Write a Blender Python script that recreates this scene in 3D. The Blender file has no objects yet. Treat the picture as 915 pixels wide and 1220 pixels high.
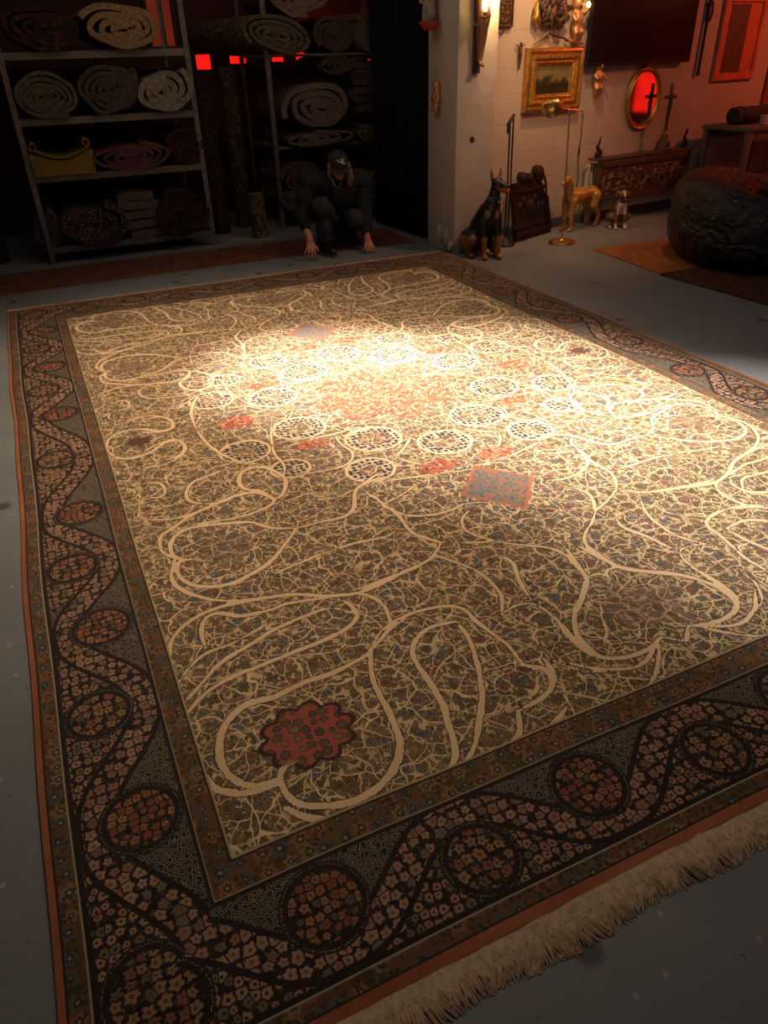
import bpy, bmesh, math, random
import numpy as np
from mathutils import Vector, Matrix, noise
random.seed(7)
S = bpy.context.scene
COL = S.collection
PI = math.pi
# ------------------------------------------------------------------ camera
H = 1.6
FPX, PITCH, ROLL, YAW = 863.903, 0.563378, -0.0313114, 0.4180369
_cy, _sy = math.cos(YAW), math.sin(YAW)
FWD = Vector((_sy*math.cos(PITCH), _cy*math.cos(PITCH), -math.sin(PITCH)))
_r = Vector((_cy, -_sy, 0)); _u = _r.cross(FWD)
RGT = math.cos(ROLL)*_r + math.sin(ROLL)*_u
UP = -math.sin(ROLL)*_r + math.cos(ROLL)*_u
cam = bpy.data.cameras.new('camera'); camo = bpy.data.objects.new('camera', cam); COL.objects.link(camo)
cam.sensor_fit = 'HORIZONTAL'; cam.sensor_width = 36; cam.lens = 36*FPX/915
cam.clip_start = .05; cam.clip_end = 60
M = Matrix((RGT, UP, -FWD)).transposed().to_4x4(); M.translation = (0, 0, H); camo.matrix_world = M
S.camera = camo
def ray(x, y): return ((x-457.5)*RGT - (y-610)*UP)/FPX + FWD
def at(x, y, Y):
    d = ray(x, y); return Vector((0, 0, H)) + d*(Y/d.y)
def atx(x, y, X):
    d = ray(x, y); return Vector((0, 0, H)) + d*(X/d.x)
def fl(x, y, z=0):
    d = ray(x, y); return Vector((0, 0, H)) + d*((z-H)/d.z)
WS = .12; WA = math.atan(WS); WX, WY = 4.956, 6.626
def wl(x, y, off=0):
    d = ray(x, y); t = (WY-off-WS*WX)/(d.y-WS*d.x); return Vector((0, 0, H)) + d*t
# ------------------------------------------------------------------ objects
def thing(name, label, cat, loc=(0, 0, 0), rz=0, group=None):
    o = bpy.data.objects.new(name, None); COL.objects.link(o); o.location = loc; o.rotation_euler = (0, 0, rz)
    o.empty_display_size = .1
    o['label'] = label; o['category'] = cat
    if group: o['group'] = group
    return o
def tag(o, label, cat, group=None):
    o['label'] = label; o['category'] = cat
    if group: o['group'] = group
    return o
def pm(o):
    return Matrix.LocRotScale(o.location, o.rotation_euler, o.scale) if o else Matrix.Identity(4)
def wm(o):
    m = pm(o)
    while o.parent: o = o.parent; m = pm(o) @ m
    return m
def obj(name, bm, mats, parent=None, local=False, smooth=True, auto=None):
    """link a bmesh as ONE object; coordinates are world unless local"""
    if not isinstance(mats, (list, tuple)): mats = [mats]
    me = bpy.data.meshes.new(name)
    if isinstance(bm, bmesh.types.BMesh):
        if parent and not local: bmesh.ops.transform(bm, matrix=wm(parent).inverted(), verts=bm.verts)
        bmesh.ops.recalc_face_normals(bm, faces=bm.faces) if not getattr(bm, 'keep', False) else None
        bm.to_mesh(me); bm.free()
    else:
        me = bm; me.name = name
        if parent and not local: me.transform(wm(parent).inverted())
    for m in mats: me.materials.append(m)
    o = bpy.data.objects.new(name, me); COL.objects.link(o)
    if parent: o.parent = parent
    if smooth:
        for p in me.polygons: p.use_smooth = True
        if auto is None: auto = 35
        me.set_sharp_from_angle(angle=math.radians(auto))
    return o
def struct(o):
    o['kind'] = 'structure'; return o
def NB(): return bmesh.new()
def box(bm, c, s, rot=None, bev=0, mi=0):
    r = bmesh.ops.create_cube(bm, size=1)
    vs = r['verts']
    bmesh.ops.scale(bm, vec=s, verts=vs)
    if bev:
        es = list({e for v in vs for e in v.link_edges})
        rr = bmesh.ops.bevel(bm, geom=es, offset=bev, segments=2, affect='EDGES', profile=.6)
        vs = list({v for f in rr['faces'] for v in f.verts} | {v for v in vs if v.is_valid})
    m = Matrix.Translation(c)
    if rot is not None: m = m @ rot.to_matrix().to_4x4() if hasattr(rot, 'to_matrix') else m @ rot
    bmesh.ops.transform(bm, matrix=m, verts=vs)
    for v in vs:
        for f in v.link_faces: f.material_index = mi
    return vs
def ball(bm, c, r, mi=0, seg=14, rot=None):
    if not hasattr(r, '__len__'): r = (r, r, r)
    vs = bmesh.ops.create_uvsphere(bm, u_segments=seg, v_segments=max(6, seg*2//3), radius=1)['verts']
    m = Matrix.Translation(c)
    if rot is not None: m = m @ rot.to_4x4()
    m = m @ Matrix.Diagonal((*r, 1))
    bmesh.ops.transform(bm, matrix=m, verts=vs)
    if mi:
        for v in vs:
            for f in v.link_faces: f.material_index = mi
    return vs
def tube(bm, pts, rad, n=8, mi=0, cap=True, flat=1.0):
    pts = [Vector(p) for p in pts]
    if not hasattr(rad, '__len__'): rad = [rad]*len(pts)
    rings = []; prev = None
    for i, p in enumerate(pts):
        t = (pts[min(i+1, len(pts)-1)] - pts[max(i-1, 0)]).normalized()
        a = prev if prev is not None else (Vector((0, 0, 1)) if abs(t.z) < .9 else Vector((1, 0, 0)))
        a = (a - t*a.dot(t)).normalized(); b = t.cross(a); prev = a
        rings.append([bm.verts.new(p + rad[i]*(math.cos(2*PI*k/n)*a*flat + math.sin(2*PI*k/n)*b)) for k in range(n)])
    for i in range(len(rings)-1):
        for k in range(n):
            f = bm.faces.new((rings[i][k], rings[i][(k+1) % n], rings[i+1][(k+1) % n], rings[i+1][k])); f.material_index = mi
    if cap:
        for r in (rings[0], rings[-1]):
            f = bm.faces.new(r); f.material_index = mi
    return [v for r in rings for v in r]
def limb(bm, pts, rad, n=12, mi=0):
    tube(bm, pts, rad, n, mi)
    for p, r in zip(pts, rad): ball(bm, p, r*.99, mi, 12)
def lathe(bm, prof, c=(0, 0, 0), n=24, mi=0, axis=None):
    rings = []
    new = []
    for r, z in prof:
        if r < 1e-5:
            v = bm.verts.new((0, 0, z)); rings.append([v]); new.append(v)
        else:
            ring = [bm.verts.new((r*math.cos(2*PI*k/n), r*math.sin(2*PI*k/n), z)) for k in range(n)]
            rings.append(ring); new += ring
    for a, b in zip(rings[:-1], rings[1:]):
        for k in range(n):
            q = (k+1) % n
            if len(a) == 1 and len(b) == 1: continue
            if len(a) == 1: f = bm.faces.new((a[0], b[q], b[k]))
            elif len(b) == 1: f = bm.faces.new((a[k], a[q], b[0]))
            else: f = bm.faces.new((a[k], a[q], b[q], b[k]))
            f.material_index = mi
    m = Matrix.Translation(c)
    if axis is not None: m = m @ Vector((0, 0, 1)).rotation_difference(Vector(axis)).to_matrix().to_4x4()
    bmesh.ops.transform(bm, matrix=m, verts=new)
    return new
def prism(bm, poly, h, m=None, mi=0):
    """extrude a 2-D outline (x,z) from y=0 to y=-h"""
    a = [bm.verts.new((x, 0, z)) for x, z in poly]; b = [bm.verts.new((x, -h, z)) for x, z in poly]
    fs = [bm.faces.new(a), bm.faces.new(b[::-1])]
    for i in range(len(a)):
        j = (i+1) % len(a); fs.append(bm.faces.new((a[j], a[i], b[i], b[j])))
    for f in fs: f.material_index = mi
    if m is not None: bmesh.ops.transform(bm, matrix=m, verts=a+b)
    return a+b
def fuse(bm, voxel, sm=4, lump=0, lsc=8):
    """join overlapping solids of a bmesh into one continuous skin"""
    me = bpy.data.meshes.new('t'); bmesh.ops.recalc_face_normals(bm, faces=bm.faces); bm.to_mesh(me); bm.free()
    o = bpy.data.objects.new('t', me); COL.objects.link(o)
    r = o.modifiers.new('r', 'REMESH'); r.mode = 'VOXEL'; r.voxel_size = voxel; r.use_smooth_shade = True
    if sm:
        s = o.modifiers.new('s', 'SMOOTH'); s.iterations = sm; s.factor = .5
    dg = bpy.context.evaluated_depsgraph_get(); dg.update()
    out = bpy.data.meshes.new_from_object(o.evaluated_get(dg))
    bpy.data.objects.remove(o); bpy.data.meshes.remove(me)
    out.materials.clear()
    if lump:
        out.update()
        for v in out.vertices:
            v.co += v.normal*(lump*noise.fractal(v.co*lsc, 1, 2, 4))
    return out
def paint(me, fn):
    for p in me.polygons: p.material_index = fn(p.center, p.normal)
# ------------------------------------------------------------------ materials
class N:
    def __init__(s, name):
        s.m = bpy.data.materials.new(name); s.m.use_nodes = True; s.t = s.m.node_tree; s.t.nodes.clear()
        s.out = s.t.nodes.new('ShaderNodeOutputMaterial'); s.b = s.t.nodes.new('ShaderNodeBsdfPrincipled')
        s.t.links.new(s.b.outputs[0], s.out.inputs[0])
    def new(s, t): return s.t.nodes.new('ShaderNode'+t)
    def put(s, sock, v):
        if isinstance(v, bpy.types.NodeSocket): s.t.links.new(v, sock)
        elif v is not None:
            if hasattr(v, '__len__') and len(v) == 3 and sock.type == 'RGBA': v = (*v, 1)
            sock.default_value = v
    def ma(s, op, a, b=None, c=None):
        n = s.new('Math'); n.operation = op
        for i, v in enumerate((a, b, c)):
            if v is not None: s.put(n.inputs[i], v)
        return n.outputs[0]
    def vm(s, op, a, b=None, scale=None):
        n = s.new('VectorMath'); n.operation = op; s.put(n.inputs[0], a)
        if b is not None: s.put(n.inputs[1], b)
        if scale is not None: s.put(n.inputs['Scale'], scale)
        return n.outputs['Value'] if op in ('LENGTH', 'DOT_PRODUCT') else n.outputs[0]
    def st(s, x, lo, hi):
        """1 below lo .. 0 above hi"""
        n = s.new('MapRange'); n.interpolation_type = 'SMOOTHSTEP'; s.put(n.inputs[0], x)
        s.put(n.inputs[1], lo); s.put(n.inputs[2], hi); n.inputs[3].default_value = 1; n.inputs[4].default_value = 0
        return n.outputs[0]
    def mix(s, f, a, b, mode='MIX'):
        n = s.new('Mix'); n.data_type = 'RGBA'; n.blend_type = mode
        s.put(n.inputs[0], f); s.put(n.inputs[6], a); s.put(n.inputs[7], b); return n.outputs[2]
    def ramp(s, f, stops, const=False):
        n = s.new('ValToRGB'); r = n.color_ramp; r.interpolation = 'CONSTANT' if const else 'LINEAR'
        while len(r.elements) < len(stops): r.elements.new(.5)
        for e, (p, c) in zip(r.elements, stops): e.position = p; e.color = (*c, 1)
        s.put(n.inputs[0], f); return n.outputs[0]
    def attr(s, name):
        n = s.new('Attribute'); n.attribute_name = name; return n.outputs['Fac']
    def pos(s):
        return s.new('TexCoord').outputs['Object']
    def noise(s, v, sc, det=2, rough=.5, col=False):
        n = s.new('TexNoise'); s.put(n.inputs['Vector'], v); n.inputs['Scale'].default_value = sc
        n.inputs['Detail'].default_value = det; n.inputs['Roughness'].default_value = rough
        return n.outputs['Color' if col else 'Fac']
    def vor(s, v, sc, feat='F1', rnd=1, dim='2D'):
        n = s.new('TexVoronoi'); n.voronoi_dimensions = dim; n.feature = feat; s.put(n.inputs['Vector'], v)
        n.inputs['Scale'].default_value = sc; n.inputs['Randomness'].default_value = rnd
        return n
    def bump(s, h, st=.3, d=.01):
        n = s.new('Bump'); s.put(n.inputs['Height'], h); n.inputs['Strength'].default_value = st; n.inputs['Distance'].default_value = d
        s.t.links.new(n.outputs[0], s.b.inputs['Normal'])
    def fin(s, col=None, rough=.8, metal=0, spec=None, **k):
        if col is not None: s.put(s.b.inputs['Base Color'], col)
        s.put(s.b.inputs['Roughness'], rough); s.put(s.b.inputs['Metallic'], metal)
        if spec is not None: s.put(s.b.inputs['Specular IOR Level'], spec)
        for a, v in k.items(): s.put(s.b.inputs[a.replace('_', ' ')], v)
        return s.m
def mat(name, c, rough=.7, metal=0, var=.25, sc=12, bump=0, spec=None, bsc=None):
    n = N(name); P = n.pos(); f = n.noise(P, sc, 4, .6)
    d = tuple(x*(1-var) for x in c); l = tuple(min(1, x*(1+var)) for x in c)
    if bump: n.bump(n.noise(P, bsc or sc*4, 3), bump, .01)
    return n.fin(n.ramp(f, [(.3, d), (.7, l)]), rough, metal, spec)
def emis(name, c, s, sc=6, var=.3):
    n = N(name); f = n.noise(n.pos(), sc, 2)
    col = n.ramp(f, [(.3, tuple(x*(1-var) for x in c)), (.7, c)])
    n.put(n.b.inputs['Emission Color'], col); n.b.inputs['Emission Strength'].default_value = s
    return n.fin((.02, .02, .02), .5)
def patterned(name, cols, sc, rough=.95, line=(.03, .02, .015), lw=.12, spec=.1):
    """small woven motifs: voronoi cells outlined in a dark line"""
    n = N(name); P = n.pos()
    P = n.vm('ADD', P, n.vm('SCALE', n.noise(P, 9, 2, .5, True), scale=.05))
    v = n.vor(P, sc, 'F1', 1, '3D'); e = n.vor(P, sc, 'DISTANCE_TO_EDGE', 1, '3D')
    x = n.new('SeparateColor'); n.put(x.inputs[0], v.outputs['Color'])
    k = len(cols); c = n.ramp(x.outputs[0], [(i/k, q) for i, q in enumerate(cols)], True)
    c = n.mix(n.st(e.outputs['Distance'], lw*.5, lw), c, line)
    c = n.mix(n.st(v.outputs['Distance'], .12, .2), c, tuple(q*.4 for q in cols[0]))
    n.bump(n.noise(P, 220, 2), .5, .004)
    return n.fin(c, rough, 0, spec)
# ------------------------------------------------------------------ room shell
def floor_mat():
    n = N('painted_concrete'); P = n.pos()
    f = n.noise(P, 1.3, 6, .65); c = n.ramp(f, [(.3, (.150, .160, .163)), (.55, (.185, .195, .197)), (.75, (.225, .230, .222))])
    sp = n.noise(P, 38, 3, .7); c = n.mix(n.st(sp, .28, .36), c, (.085, .08, .075))
    w = n.vor(P, 5.5, 'F1', 1); c = n.mix(n.ma('MULTIPLY', n.st(w.outputs['Distance'], .02, .05), .8), c, (.35, .33, .3))
    w2 = n.vor(n.vm('ADD', P, (3.3, 1.7, 0)), 1.1, 'F1', 1); c = n.mix(n.ma('MULTIPLY', n.st(w2.outputs['Distance'], .02, .05), .7), c, (.03, .025, .02))
    n.bump(n.noise(P, 30, 4), .12, .01)
    return n.fin(c, n.ma('MULTIPLY_ADD', f, .3, .38), 0, .35)
bm = NB(); box(bm, (4, 4, -.06), (16, 16, .12)); struct(obj('floor', bm, floor_mat(), smooth=False))
def wall_mat():
    n = N('painted_block_wall'); P = n.pos()
    b = n.new('TexBrick')
    f = n.noise(P, 2.2, 5, .6); c = n.ramp(f, [(.3, (.43, .35, .28)), (.7, (.52, .43, .35))])
    sx = n.new('SeparateXYZ'); n.put(sx.inputs[0], P)
    cx = n.new('CombineXYZ'); n.put(cx.inputs[0], sx.outputs[0]); n.put(cx.inputs[1], sx.outputs[2])
    n.put(b.inputs['Vector'], cx.outputs[0]); b.inputs['Scale'].default_value = 1
    b.inputs['Brick Width'].default_value = .62; b.inputs['Row Height'].default_value = .25; b.inputs['Mortar Size'].default_value = .006
    b.inputs['Mortar Smooth'].default_value = .6
    c = n.mix(n.ma('MULTIPLY', b.outputs['Fac'], .35), c, (.33, .31, .28))
    n.bump(n.ma('SUBTRACT', n.ma('MULTIPLY', n.noise(P, 40, 4), .4), b.outputs['Fac']), .25, .01)
    return n.fin(c, .6, 0, .3)
M_wall = wall_mat()
def wpt(x, off=0): return Vector((x, WY+WS*(x-WX), 0)) + Vector((math.sin(WA), -math.cos(WA), 0))*off
def wall_obj(name, x0, x1, z0, z1, th, m):
    a = wpt(x0); L = (x1-x0)/math.cos(WA)
    bm = NB(); box(bm, (L/2, th/2, (z0+z1)/2), (L, th, z1-z0))
    o = obj(name, bm, m, smooth=False); o.location = a; o.rotation_euler = (0, 0, WA); return struct(o)
wall_obj('wall_back', 3.72, 10.5, 0, 3.4, .15, M_wall)
M_skirt = mat('grey_skirting_paint', (.16, .16, .155), .6, 0, .2, 6)
a = wpt(3.86); bm = NB(); box(bm, (3.0, -.006, .045), (6.0, .012, .09), bev=.003)
o = struct(obj('baseboard_back', bm, M_skirt)); o.location = a; o.rotation_euler = (0, 0, WA)
M_dark = mat('dark_red_wall_paint', (.06, .018, .014), .85, 0, .4, 3)
bm = NB(); box(bm, (2, 9.48, 1.7), (9, .12, 3.4)); struct(obj('wall_storage', bm, M_dark, smooth=False))
# column
def col_mat():
    n = N('worn_white_column_paint'); P = n.pos(); f = n.noise(P, 3, 5, .6)
    c = n.ramp(f, [(.3, (.50, .43, .36)), (.7, (.60, .52, .44))])
    sx = n.new('SeparateXYZ'); n.put(sx.inputs[0], P)
    chip = n.noise(P, 9, 5, .75)
    low = n.st(n.ma('ADD', sx.outputs[2], n.ma('MULTIPLY', chip, .45)), .25, .36)
    c = n.mix(low, c, n.ramp(n.noise(P, 25, 4), [(.4, (.2, .18, .15)), (.6, (.66, .60, .5))]))
    n.bump(n.noise(P, 14, 5), .3, .02)
    return n.fin(c, .65, 0, .3)
bm = NB(); box(bm, (3.69, 6.36, 1.7), (.38, .52, 3.4), bev=.012)
lathe(bm, [(.0, -.001), (.022, -.001), (.026, .004), (.02, .006), (0, .006)], (3.66, 6.103, .945), 16, 1, axis=(0, -1, 0))
for k in range(9):   # chipped plaster at the foot of the corner
    ball(bm, (3.5+random.uniform(0, .05), 6.11+random.uniform(0, .42), random.uniform(.0, .16)), (random.uniform(.02, .045),)*2+(random.uniform(.04, .12),), 0, 8)
struct(obj('column', bm, [col_mat(), M_dark]))
# black curtain between the shelves and the column
def curtain():
    bm = NB(); n = 60; rows = []
    for j in range(9):
        z = .03+j*.41
        rows.append([bm.verts.new((3.50+.10*i/n+.03*math.sin(i*1.15+.3*math.sin(j)), 7.85-1.21*i/n, z)) for i in range(n+1)])
    for a, b in zip(rows[:-1], rows[1:]):
        for i in range(n): bm.faces.new((a[i], a[i+1], b[i+1], b[i]))
    o = obj('curtain', bm, mat('black_curtain_cloth', (.010, .010, .011), .95, 0, .3, 20, .2, .05))
    s = o.modifiers.new('thick', 'SOLIDIFY'); s.thickness = .006
    return tag(o, 'black floor-length curtain hanging beside the white column', 'curtain')
curtain()
M_redglass = emis('red_lit_glass', (1.0, .012, .006), 1.1)
M_orgglass = emis('dull_orange_lit_glass', (.30, .022, .004), .40)
M_wframe = mat('black_window_frame_paint', (.02, .012, .01), .6)
def window(n_, x0, x1, z0, z1, panes, m):
    bm = NB(); w = .035
    for z in (z0-w/2, z1+w/2): box(bm, ((x0+x1)/2, 9.39, z), (x1-x0+2*w, .06, w), bev=.004)
    for i in range(panes+1):
        x = x0+(x1-x0)*i/panes; box(bm, (x, 9.39, (z0+z1)/2), (w, .06, z1-z0), bev=.004)
    o = struct(obj('window_%d' % n_, bm, M_wframe))
    for i in range(panes):
        a = x0+(x1-x0)*i/panes; b = x0+(x1-x0)*(i+1)/panes
        g = NB(); box(g, ((a+b)/2, 9.40, (z0+z1)/2), (b-a-w, .012, z1-z0)); obj('pane', g, m, o, smooth=False)
bm = NB(); box(bm, (3.2, 9.405, 1.58), (2.6, .03, .26), bev=.004); o = struct(obj('window_1', bm, M_wframe))
for a, b, z0, z1 in ((2.08, 2.235, 1.505, 1.645), (2.46, 2.64, 1.55, 1.66), (2.95, 3.08, 1.555, 1.65), (3.24, 3.50, 1.545, 1.65), (4.10, 4.29, 1.53, 1.64)):
    g = NB(); box(g, ((a+b)/2, 9.385, (z0+z1)/2), (b-a, .014, z1-z0), bev=.004); obj('pane', g, M_redglass, o)
wall_r = NB(); box(wall_r, (9.7, 5.2, 1.7), (.12, 4.6, 3.4)); struct(obj('wall_right', wall_r, mat('dull_red_plaster', (.22, .07, .05), .8), smooth=False))
def added_side_window():  # made-up window out of view, added for red light in the oval mirror
    bm = NB(); X = 9.63
    for y in (3.95, 4.7, 5.45): box(bm, (X, y, 1.30), (.05, .06, 1.24), bev=.004)
    for z in (.70, 1.30, 1.92): box(bm, (X, 4.7, z), (.05, 1.56, .06), bev=.004)
    o = struct(obj('window_3', bm, M_wframe))
    for y in (4.325, 5.075):
        for z in (1.0, 1.61): g = NB(); box(g, (X, y, z), (.012, .69, .54)); obj('pane', g, M_redglass, o, smooth=False)
added_side_window()
window(2, 1.62, 1.90, 1.73, 2.6, 1, M_orgglass)
# ------------------------------------------------------------------ shelving with rolled rugs
M_steel = mat('grey_shelf_steel', (.155, .132, .115), .5, .3, .2, 8)
def shelf_unit(label, x0, x1, y0, y1, levels, top, loc, lip=.056):
    t = thing('metal_shelf', label, 'shelf', loc)
    for x in (x0, x1):
        for y in (y0, y1):
            bm = NB(); sx = 1 if x == x0 else -1; sy = 1 if y == y0 else -1
            box(bm, (x, y+sy*.002, top/2), (.045, .004, top)); box(bm, (x-sx*.0205, y+sy*.022, top/2), (.004, .045, top))
            k = .1
            while k < top-.05:      # the punched slots of an angle post
                box(bm, (x, y-sy*.0005, k), (.010, .003, .022), mi=1); k += .1
            obj('upright', bm, [M_steel, M_wframe], t, smooth=False)
    for z in levels:
        bm = NB(); w = x1-x0-.01
        box(bm, ((x0+x1)/2, (y0+y1)/2, z-.004), (w, y1-y0-.03, .008))
        box(bm, ((x0+x1)/2, y0+.012, z-lip/2), (w, .012, lip), bev=.003); box(bm, ((x0+x1)/2, y1-.012, z-lip/2), (w, .012, lip), bev=.003)
        obj('shelf_board', bm, M_steel, t)
    return t
LZ = (.145, .755, 1.205, 1.69)
shelf_unit('tall grey metal shelf on the left holding four tiers of rolled rugs', .10, 1.64, 7.72, 8.72, LZ, 2.45, (.87, 8.2, 0))
RZ = (.19, .80, 1.62)
shelf_unit('grey metal shelf behind the crouching person, stacked with rolled rugs', 2.50, 3.95, 8.10, 9.05, RZ, 2.3, (3.2, 8.6, 0), .022)
def ribbon(bm, path, th, y0, L, mi_end=1, slant=0):
    P = [Vector((a, b)) for a, b in path]; n = len(P); A = []; B = []
    for i, q in enumerate(P):
        d = (P[min(i+1, n-1)]-P[max(i-1, 0)]).normalized(); nn = Vector((-d.y, d.x))*th/2
        A.append(q+nn); B.append(q-nn)
    def row(pts, y, s=0): return [bm.verts.new((q.x+s, y+random.uniform(-.006, .006), q.y)) for q in pts]
    a0, b0, a1, b1 = row(A, y0), row(B, y0), row(A, y0+L, slant), row(B, y0+L, slant)
    for i in range(n-1):
        for q, mi in (((a0[i], a0[i+1], a1[i+1], a1[i]), 0), ((b0[i+1], b0[i], b1[i], b1[i+1]), 0), ((a0[i+1], a0[i], b0[i], b0[i+1]), mi_end), ((a1[i], a1[i+1], b1[i+1], b1[i]), mi_end)):
            f = bm.faces.new(q); f.material_index = mi
    for i in (0, n-1):
        f = bm.faces.new((a0[i], b0[i], b1[i], a1[i])); f.material_index = mi_end
def spiral(cx, cz, w, h, turns, wob=.05, seed=0, th=.02, flip=1, tilt=0, fill=.12):
    rnd = random.Random(seed); n = int(turns*36); out = []
    ph = [rnd.uniform(0, 6.28) for _ in range(4)]
    a0 = rnd.uniform(0, 6.28)
    for i in range(n+1):
        s = i/n; a = a0+flip*s*turns*2*PI; r = fill+(1-fill)*s
        k = 1+wob*(math.sin(2*a+ph[0]+3*s)+.6*math.sin(3*a+ph[1])+.4*math.sin(5*a+ph[2]+4*s))
        x = math.cos(a)*r*k*(w/2-th/2); z = math.sin(a)*r*k*(h/2-th/2)
        z *= .62+.38*r; x += wob*1.2*w*(1-r)*math.sin(ph[3]); z -= .05*h*(1-r)
        # the roll sags: flattened underneath
        z = max(z, -(h/2-th/2)*.93*r-.004)
        out.append((cx+x*math.cos(tilt)-z*math.sin(tilt), cz+x*math.sin(tilt)+z*math.cos(tilt)))
    return out
def roll(label, X0, Y0, X1, Y1, yf, L, turns, mats, seed, base=None, th=.03, wob=.05, tilt=0, slant=0, group='rolled rugs on the shelves', flip=1, tie=None):
    a = at(X0, Y1, yf); b = at(X1, Y0, yf)
    w = b.x-a.x; z0 = a.z if base is None else base; h = b.z-z0
    cx, cz = (a.x+b.x)/2, z0+h/2
    th = 1.01*.88*(min(w, h)/2)/turns; wob *= 1.25
    pth = spiral(cx, cz, w, h, turns, wob, seed, th, flip, tilt)
    lo = min(q[1] for q in pth)-th/2; pth = [(x, z+(z0-lo)+.001) for x, z in pth]
    bm = NB(); ribbon(bm, pth, th, yf, L, 1, slant)
    if tie is None:
        o = obj('rolled_rug', bm, mats, auto=50); return tag(o, label, 'rug', group)
    t = thing('rolled_rug', label, 'rug', (cx, yf+L/2, z0), 0, group); obj('pile', bm, mats, t, auto=50)
    g = NB(); r = [(cx+math.cos(q)*w*.54, yf+.12, cz+.005+math.sin(q)*h*.54) for q in [2*PI*i/40 for i in range(41)]]
    r = [(x, y, max(z, z0+.004)) for x, y, z in r]
    tube(g, r, .006, 6); obj('tie_cord', g, tie, t)
    return t
P1 = patterned('dark_red_pile', [(.055, .012, .012), (.03, .012, .01), (.08, .03, .02), (.02, .02, .02)], 30)
P2 = patterned('tan_pile', [(.34, .22, .11), (.25, .15, .07), (.40, .29, .16), (.2, .10, .05)], 26, line=(.12, .07, .03))
P3 = patterned('olive_brown_pile', [(.09, .065, .035), (.06, .04, .025), (.12, .09, .055), (.05, .03, .03)], 28)
P4 = patterned('maroon_pile', [(.07, .025, .022), (.05, .02, .02), (.09, .045, .03)], 30)
P5 = patterned('stone_pile', [(.22, .20, .16), (.16, .14, .11), (.28, .25, .2)], 40, line=(.07, .06, .045))
P6 = mat('mustard_flatweave', (.20, .125, .022), .95, 0, .25, 14, .3)
P7 = patterned('plum_pile', [(.13, .04, .06), (.10, .03, .05), (.16, .06, .07)], 24, line=(.05, .015, .02))
P8 = patterned('speckled_pile', [(.20, .16, .12), (.05, .035, .04), (.26, .21, .15), (.08, .05, .06)], 60, line=(.03, .02, .02), lw=.2)
P9 = mat('brown_grey_flatweave', (.10, .075, .06), .95, 0, .2, 10, .3)
P10 = patterned('nearly_black_pile', [(.035, .02, .018), (.02, .015, .015), (.05, .03, .022)], 30)
P11 = patterned('olive_gold_pile', [(.20, .15, .07), (.12, .085, .04), (.26, .20, .11), (.07, .05, .03)], 46, line=(.04, .03, .02))
P12 = patterned('mauve_brown_pile', [(.15, .10, .085), (.11, .075, .065), (.19, .13, .10)], 30, line=(.05, .03, .03))
E1 = mat('tan_rug_edge', (.22, .14, .07), .95, 0, .4, 30, .3)
E2 = mat('olive_rug_edge', (.085, .065, .04), .95, 0, .5, 30, .3)
E3 = mat('dark_rug_edge', (.06, .04, .03), .95, 0, .5, 30, .3)
E4 = mat('stone_rug_edge', (.20, .17, .13), .95, 0, .5, 30, .3)
E5 = mat('plum_rug_edge', (.10, .035, .045), .95, 0, .3, 30, .3)
E6 = mat('mauve_rug_edge', (.16, .11, .085), .95, 0, .4, 30, .3)
CORD = mat('pale_cord', (.35, .30, .22), .9)
yl = 7.66
roll('thick dark red rug bundled at the left end of the top shelf', 6, 0, 94, 60, yl, 1.0, 4.3, [P1, P1], 1, LZ[3], .045, .09)
roll('tan rug rolled and sagging over the top shelf edge', 101, -6, 184, 60, yl-.03, 1.0, 3.6, [P2, E1], 2, LZ[3], .04, .07)
roll('dark olive rug roll at the left end of the second shelf down', 19, 80, 93, 137, yl, .98, 5.2, [P3, E2], 3, LZ[2], .026, .05)
roll('dark maroon rug roll in the middle of the second shelf down', 93, 70, 163, 134, yl, .98, 5.0, [P4, E3], 4, LZ[2], .026, .06, .25)
roll('stone coloured rug roll at the right end of the second shelf down', 164, 72, 227, 130, yl, .98, 3.4, [P5, E4], 5, LZ[2], .036, .07)
roll('flattened plum rug roll in the middle of the third shelf down', 109, 162, 199, 206, yl, .98, 4.2, [P7, E5], 6, LZ[1], .024, .04)
roll('dark red patterned rug roll at the right end of the third shelf down', 201, 146, 242, 202, yl+.06, .9, 4.0, [P1, P1], 7, LZ[1], .032, .06)
roll('speckled oval rug roll on the bottom shelf', 72, 232, 152, 299, yl, 1.0, 3.1, [P8, P8], 8, LZ[0], .052, .05)
roll('nearly black rug roll at the right end of the bottom shelf', 190, 216, 246, 296, yl, .98, 5.0, [P10, P10], 9, LZ[0], .03, .06)
# mustard kilim, both long ends curled up
t0 = at(40, 208, yl); t1 = at(107, 163, yl); w = t1.x-t0.x; zb = LZ[1]; hh = t1.z-zb
pth = []
for i in range(44):
    a = -2.2*PI+i/43*2.2*PI; r = .012+.022*i/43; pth.append((t0.x+.045+r*math.cos(PI+a), zb+hh-.05-r*math.sin(PI+a)*1.2))
for i in range(1, 16):
    s = i/16; pth.append((t0.x+.011+(w-.022)*s, zb+hh-.05-.10*math.sin(PI*s)**.8))
for i in range(44):
    a = i/43*2.2*PI; r = .034-.022*i/43; pth.append((t1.x-.045+r*math.cos(a), zb+hh-.05+r*math.sin(a)*1.2))
bm = NB(); ribbon(bm, pth, .012, yl, .9, 0)
body = [(t0.x+.01, zb), (t1.x-.01, zb), (t1.x, zb+hh-.10)]+[(t0.x+w*(1-s), zb+hh-.065-.105*math.sin(PI*s)**.8) for s in (.1, .25, .4, .55, .7, .85)]+[(t0.x, zb+hh-.10)]
prism(bm, body, .88, Matrix.Translation((0, yl+.9, 0)))
tag(obj('folded_kilim', bm, P6, auto=50), 'mustard yellow kilim with both edges curled up, on the third shelf down', 'rug', 'rolled rugs on the shelves')
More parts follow.
